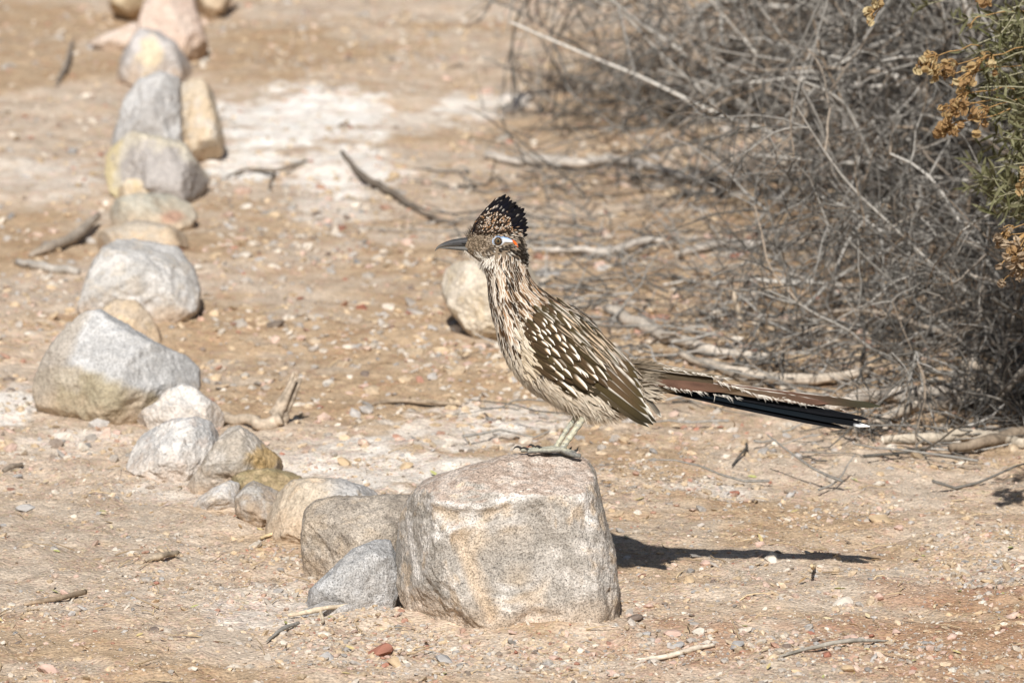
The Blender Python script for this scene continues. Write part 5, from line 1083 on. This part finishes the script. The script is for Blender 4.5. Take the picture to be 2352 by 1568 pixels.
def dens_far(x, y, p):
    nz = fbm(np.stack([p[:, 0] * 3, p[:, 1] * 3, 0 * x], -1), 3, seed=95); d = .3 + .7 * sstep(-.3, .4, nz)
    whitep = np.exp(-(((x - 720) / 230) ** 2 + ((y - 330) / 110) ** 2)); return d * (1 - .88 * whitep) * np.interp(x, [0, 400, 900, 2352], [.55, .6, .9, 1.])
o = scatter(26000, -60, 2420, -20, 1050, dens_far, -5.25, .45, .002, .017, 'rubble'); tag(o, 'loose stony rubble covering the ground behind the bird', 'gravel')

o = scatter(40000, -1500, 3900, -20, 2150, lambda x, y, p: np.where((x > -60) & (x < 2420) & (y < 1600), 0., .9), -5.6, .45, .0015, .012, 'outer_gravel', base=OCT); tag(o, 'gravel strewn over the open ground all round', 'gravel')

# ------------------------------------------------------------------ fallen twigs and leaf litter
def lying(N, xr, yr, Lr, r, n=5, wander=.12, hmax=.012, weight=None):
    x = rnd(N, *xr); y = rnd(N, *yr); p = G(x, y)
    k = ~in_rock(p[:, 0], p[:, 1], .01)
    if weight is not None: k &= rnd(N) < weight(x, y)
    p = p[k]; N = len(p); p[:, 2] = gh(p[:, 0], p[:, 1]) + rnd(N, 0, hmax); a = rnd(N, 0, 6.283)
    L = rnd(N, *Lr); Q = grow(p, np.stack([np.cos(a), np.sin(a), rng.normal(0, .08, N)], -1), L, n, wander, 0.)
    V, F = tubes(Q, taper(r * rnd(N, .6, 1.5), n, .5), 4); return Q, V, F, N
wgt = lambda x, y: sstep(0, 250, (y - np.interp(x, [1050, 1300, 1700, 2352], [250, 330, 450, 600]))) * sstep(0, 180, np.interp(x, [1100, 1400, 1800, 2352], [700, 880, 1010, 1120]) - y) + .04
Q, V, F, N = lying(2600, (1050, 2420), (60, 1130), (.03, .20), .0016, 6, .16, .02, wgt)
o = obj('fallen_twigs', make_mesh('fallen_twigs', V.reshape(-1, 3), F, wood(N, 6, 4, .95)), M_twig); tag(o, 'dry grey twig litter carpeting the ground under the dead shrubs', 'twigs', kind='stuff')
Q, V, F, N = lying(420, (-40, 2400), (100, 1600), (.012, .05), .0009, 5, .12, .004)
cw = lerp(col3((.30, .22, .14)), col3((.60, .47, .30)), rnd(N)[:, None]); o = obj('straw_litter', make_mesh('straw_litter', V.reshape(-1, 3), F, np.repeat(cw, 20, 0)), M_litter); tag(o, 'scattered bits of straw and stem on the dirt', 'litter', kind='stuff')
# single fallen leaves near the boulder
lm = []
for k, cj in enumerate([(.52, .42, .20), (.40, .40, .16), (.60, .50, .32), (.33, .22, .12)]):
    for j in range(2):
        Vq, Fq = leaf_mesh(.013, .0022 + .0006 * j, 200 + k * 2 + j); me = make_mesh('fallen_leaf', Vq, Fq, np.tile(col3(cj), (len(Vq), 1))); me.materials.append(M_litter); lm.append(me)
LAB = ['small yellow dry leaf lying on the gravel', 'small olive-green fallen leaf lying on the gravel', 'small straw-pale dry leaf lying on the gravel', 'small brown withered leaf lying on the gravel']
c_ = 0
while c_ < 130:
    x, y = rng.uniform(0, 2352), rng.uniform(1080, 1568); p = gz(x, y)
    if in_rock(p[0], p[1], .01): continue
    k = int(rng.integers(0, 8)); o = obj('fallen_leaf', lm[k]); o.location = (p[0], p[1], p[2] + .0015); o.rotation_euler = (math.pi / 2 + rng.normal(0, .25), rng.normal(0, .3), rng.uniform(0, 6.28)); o.scale = [rng.uniform(.6, 1.15)] * 3
    tag(o, ('yellow dry', 'olive-green fallen', 'straw-pale dry', 'brown withered')[k // 2] + ' leaf ' + place(x, y), 'leaf', ('yellow', 'olive', 'pale', 'brown')[k // 2] + ' leaves ' + place(x, y)); c_ += 1
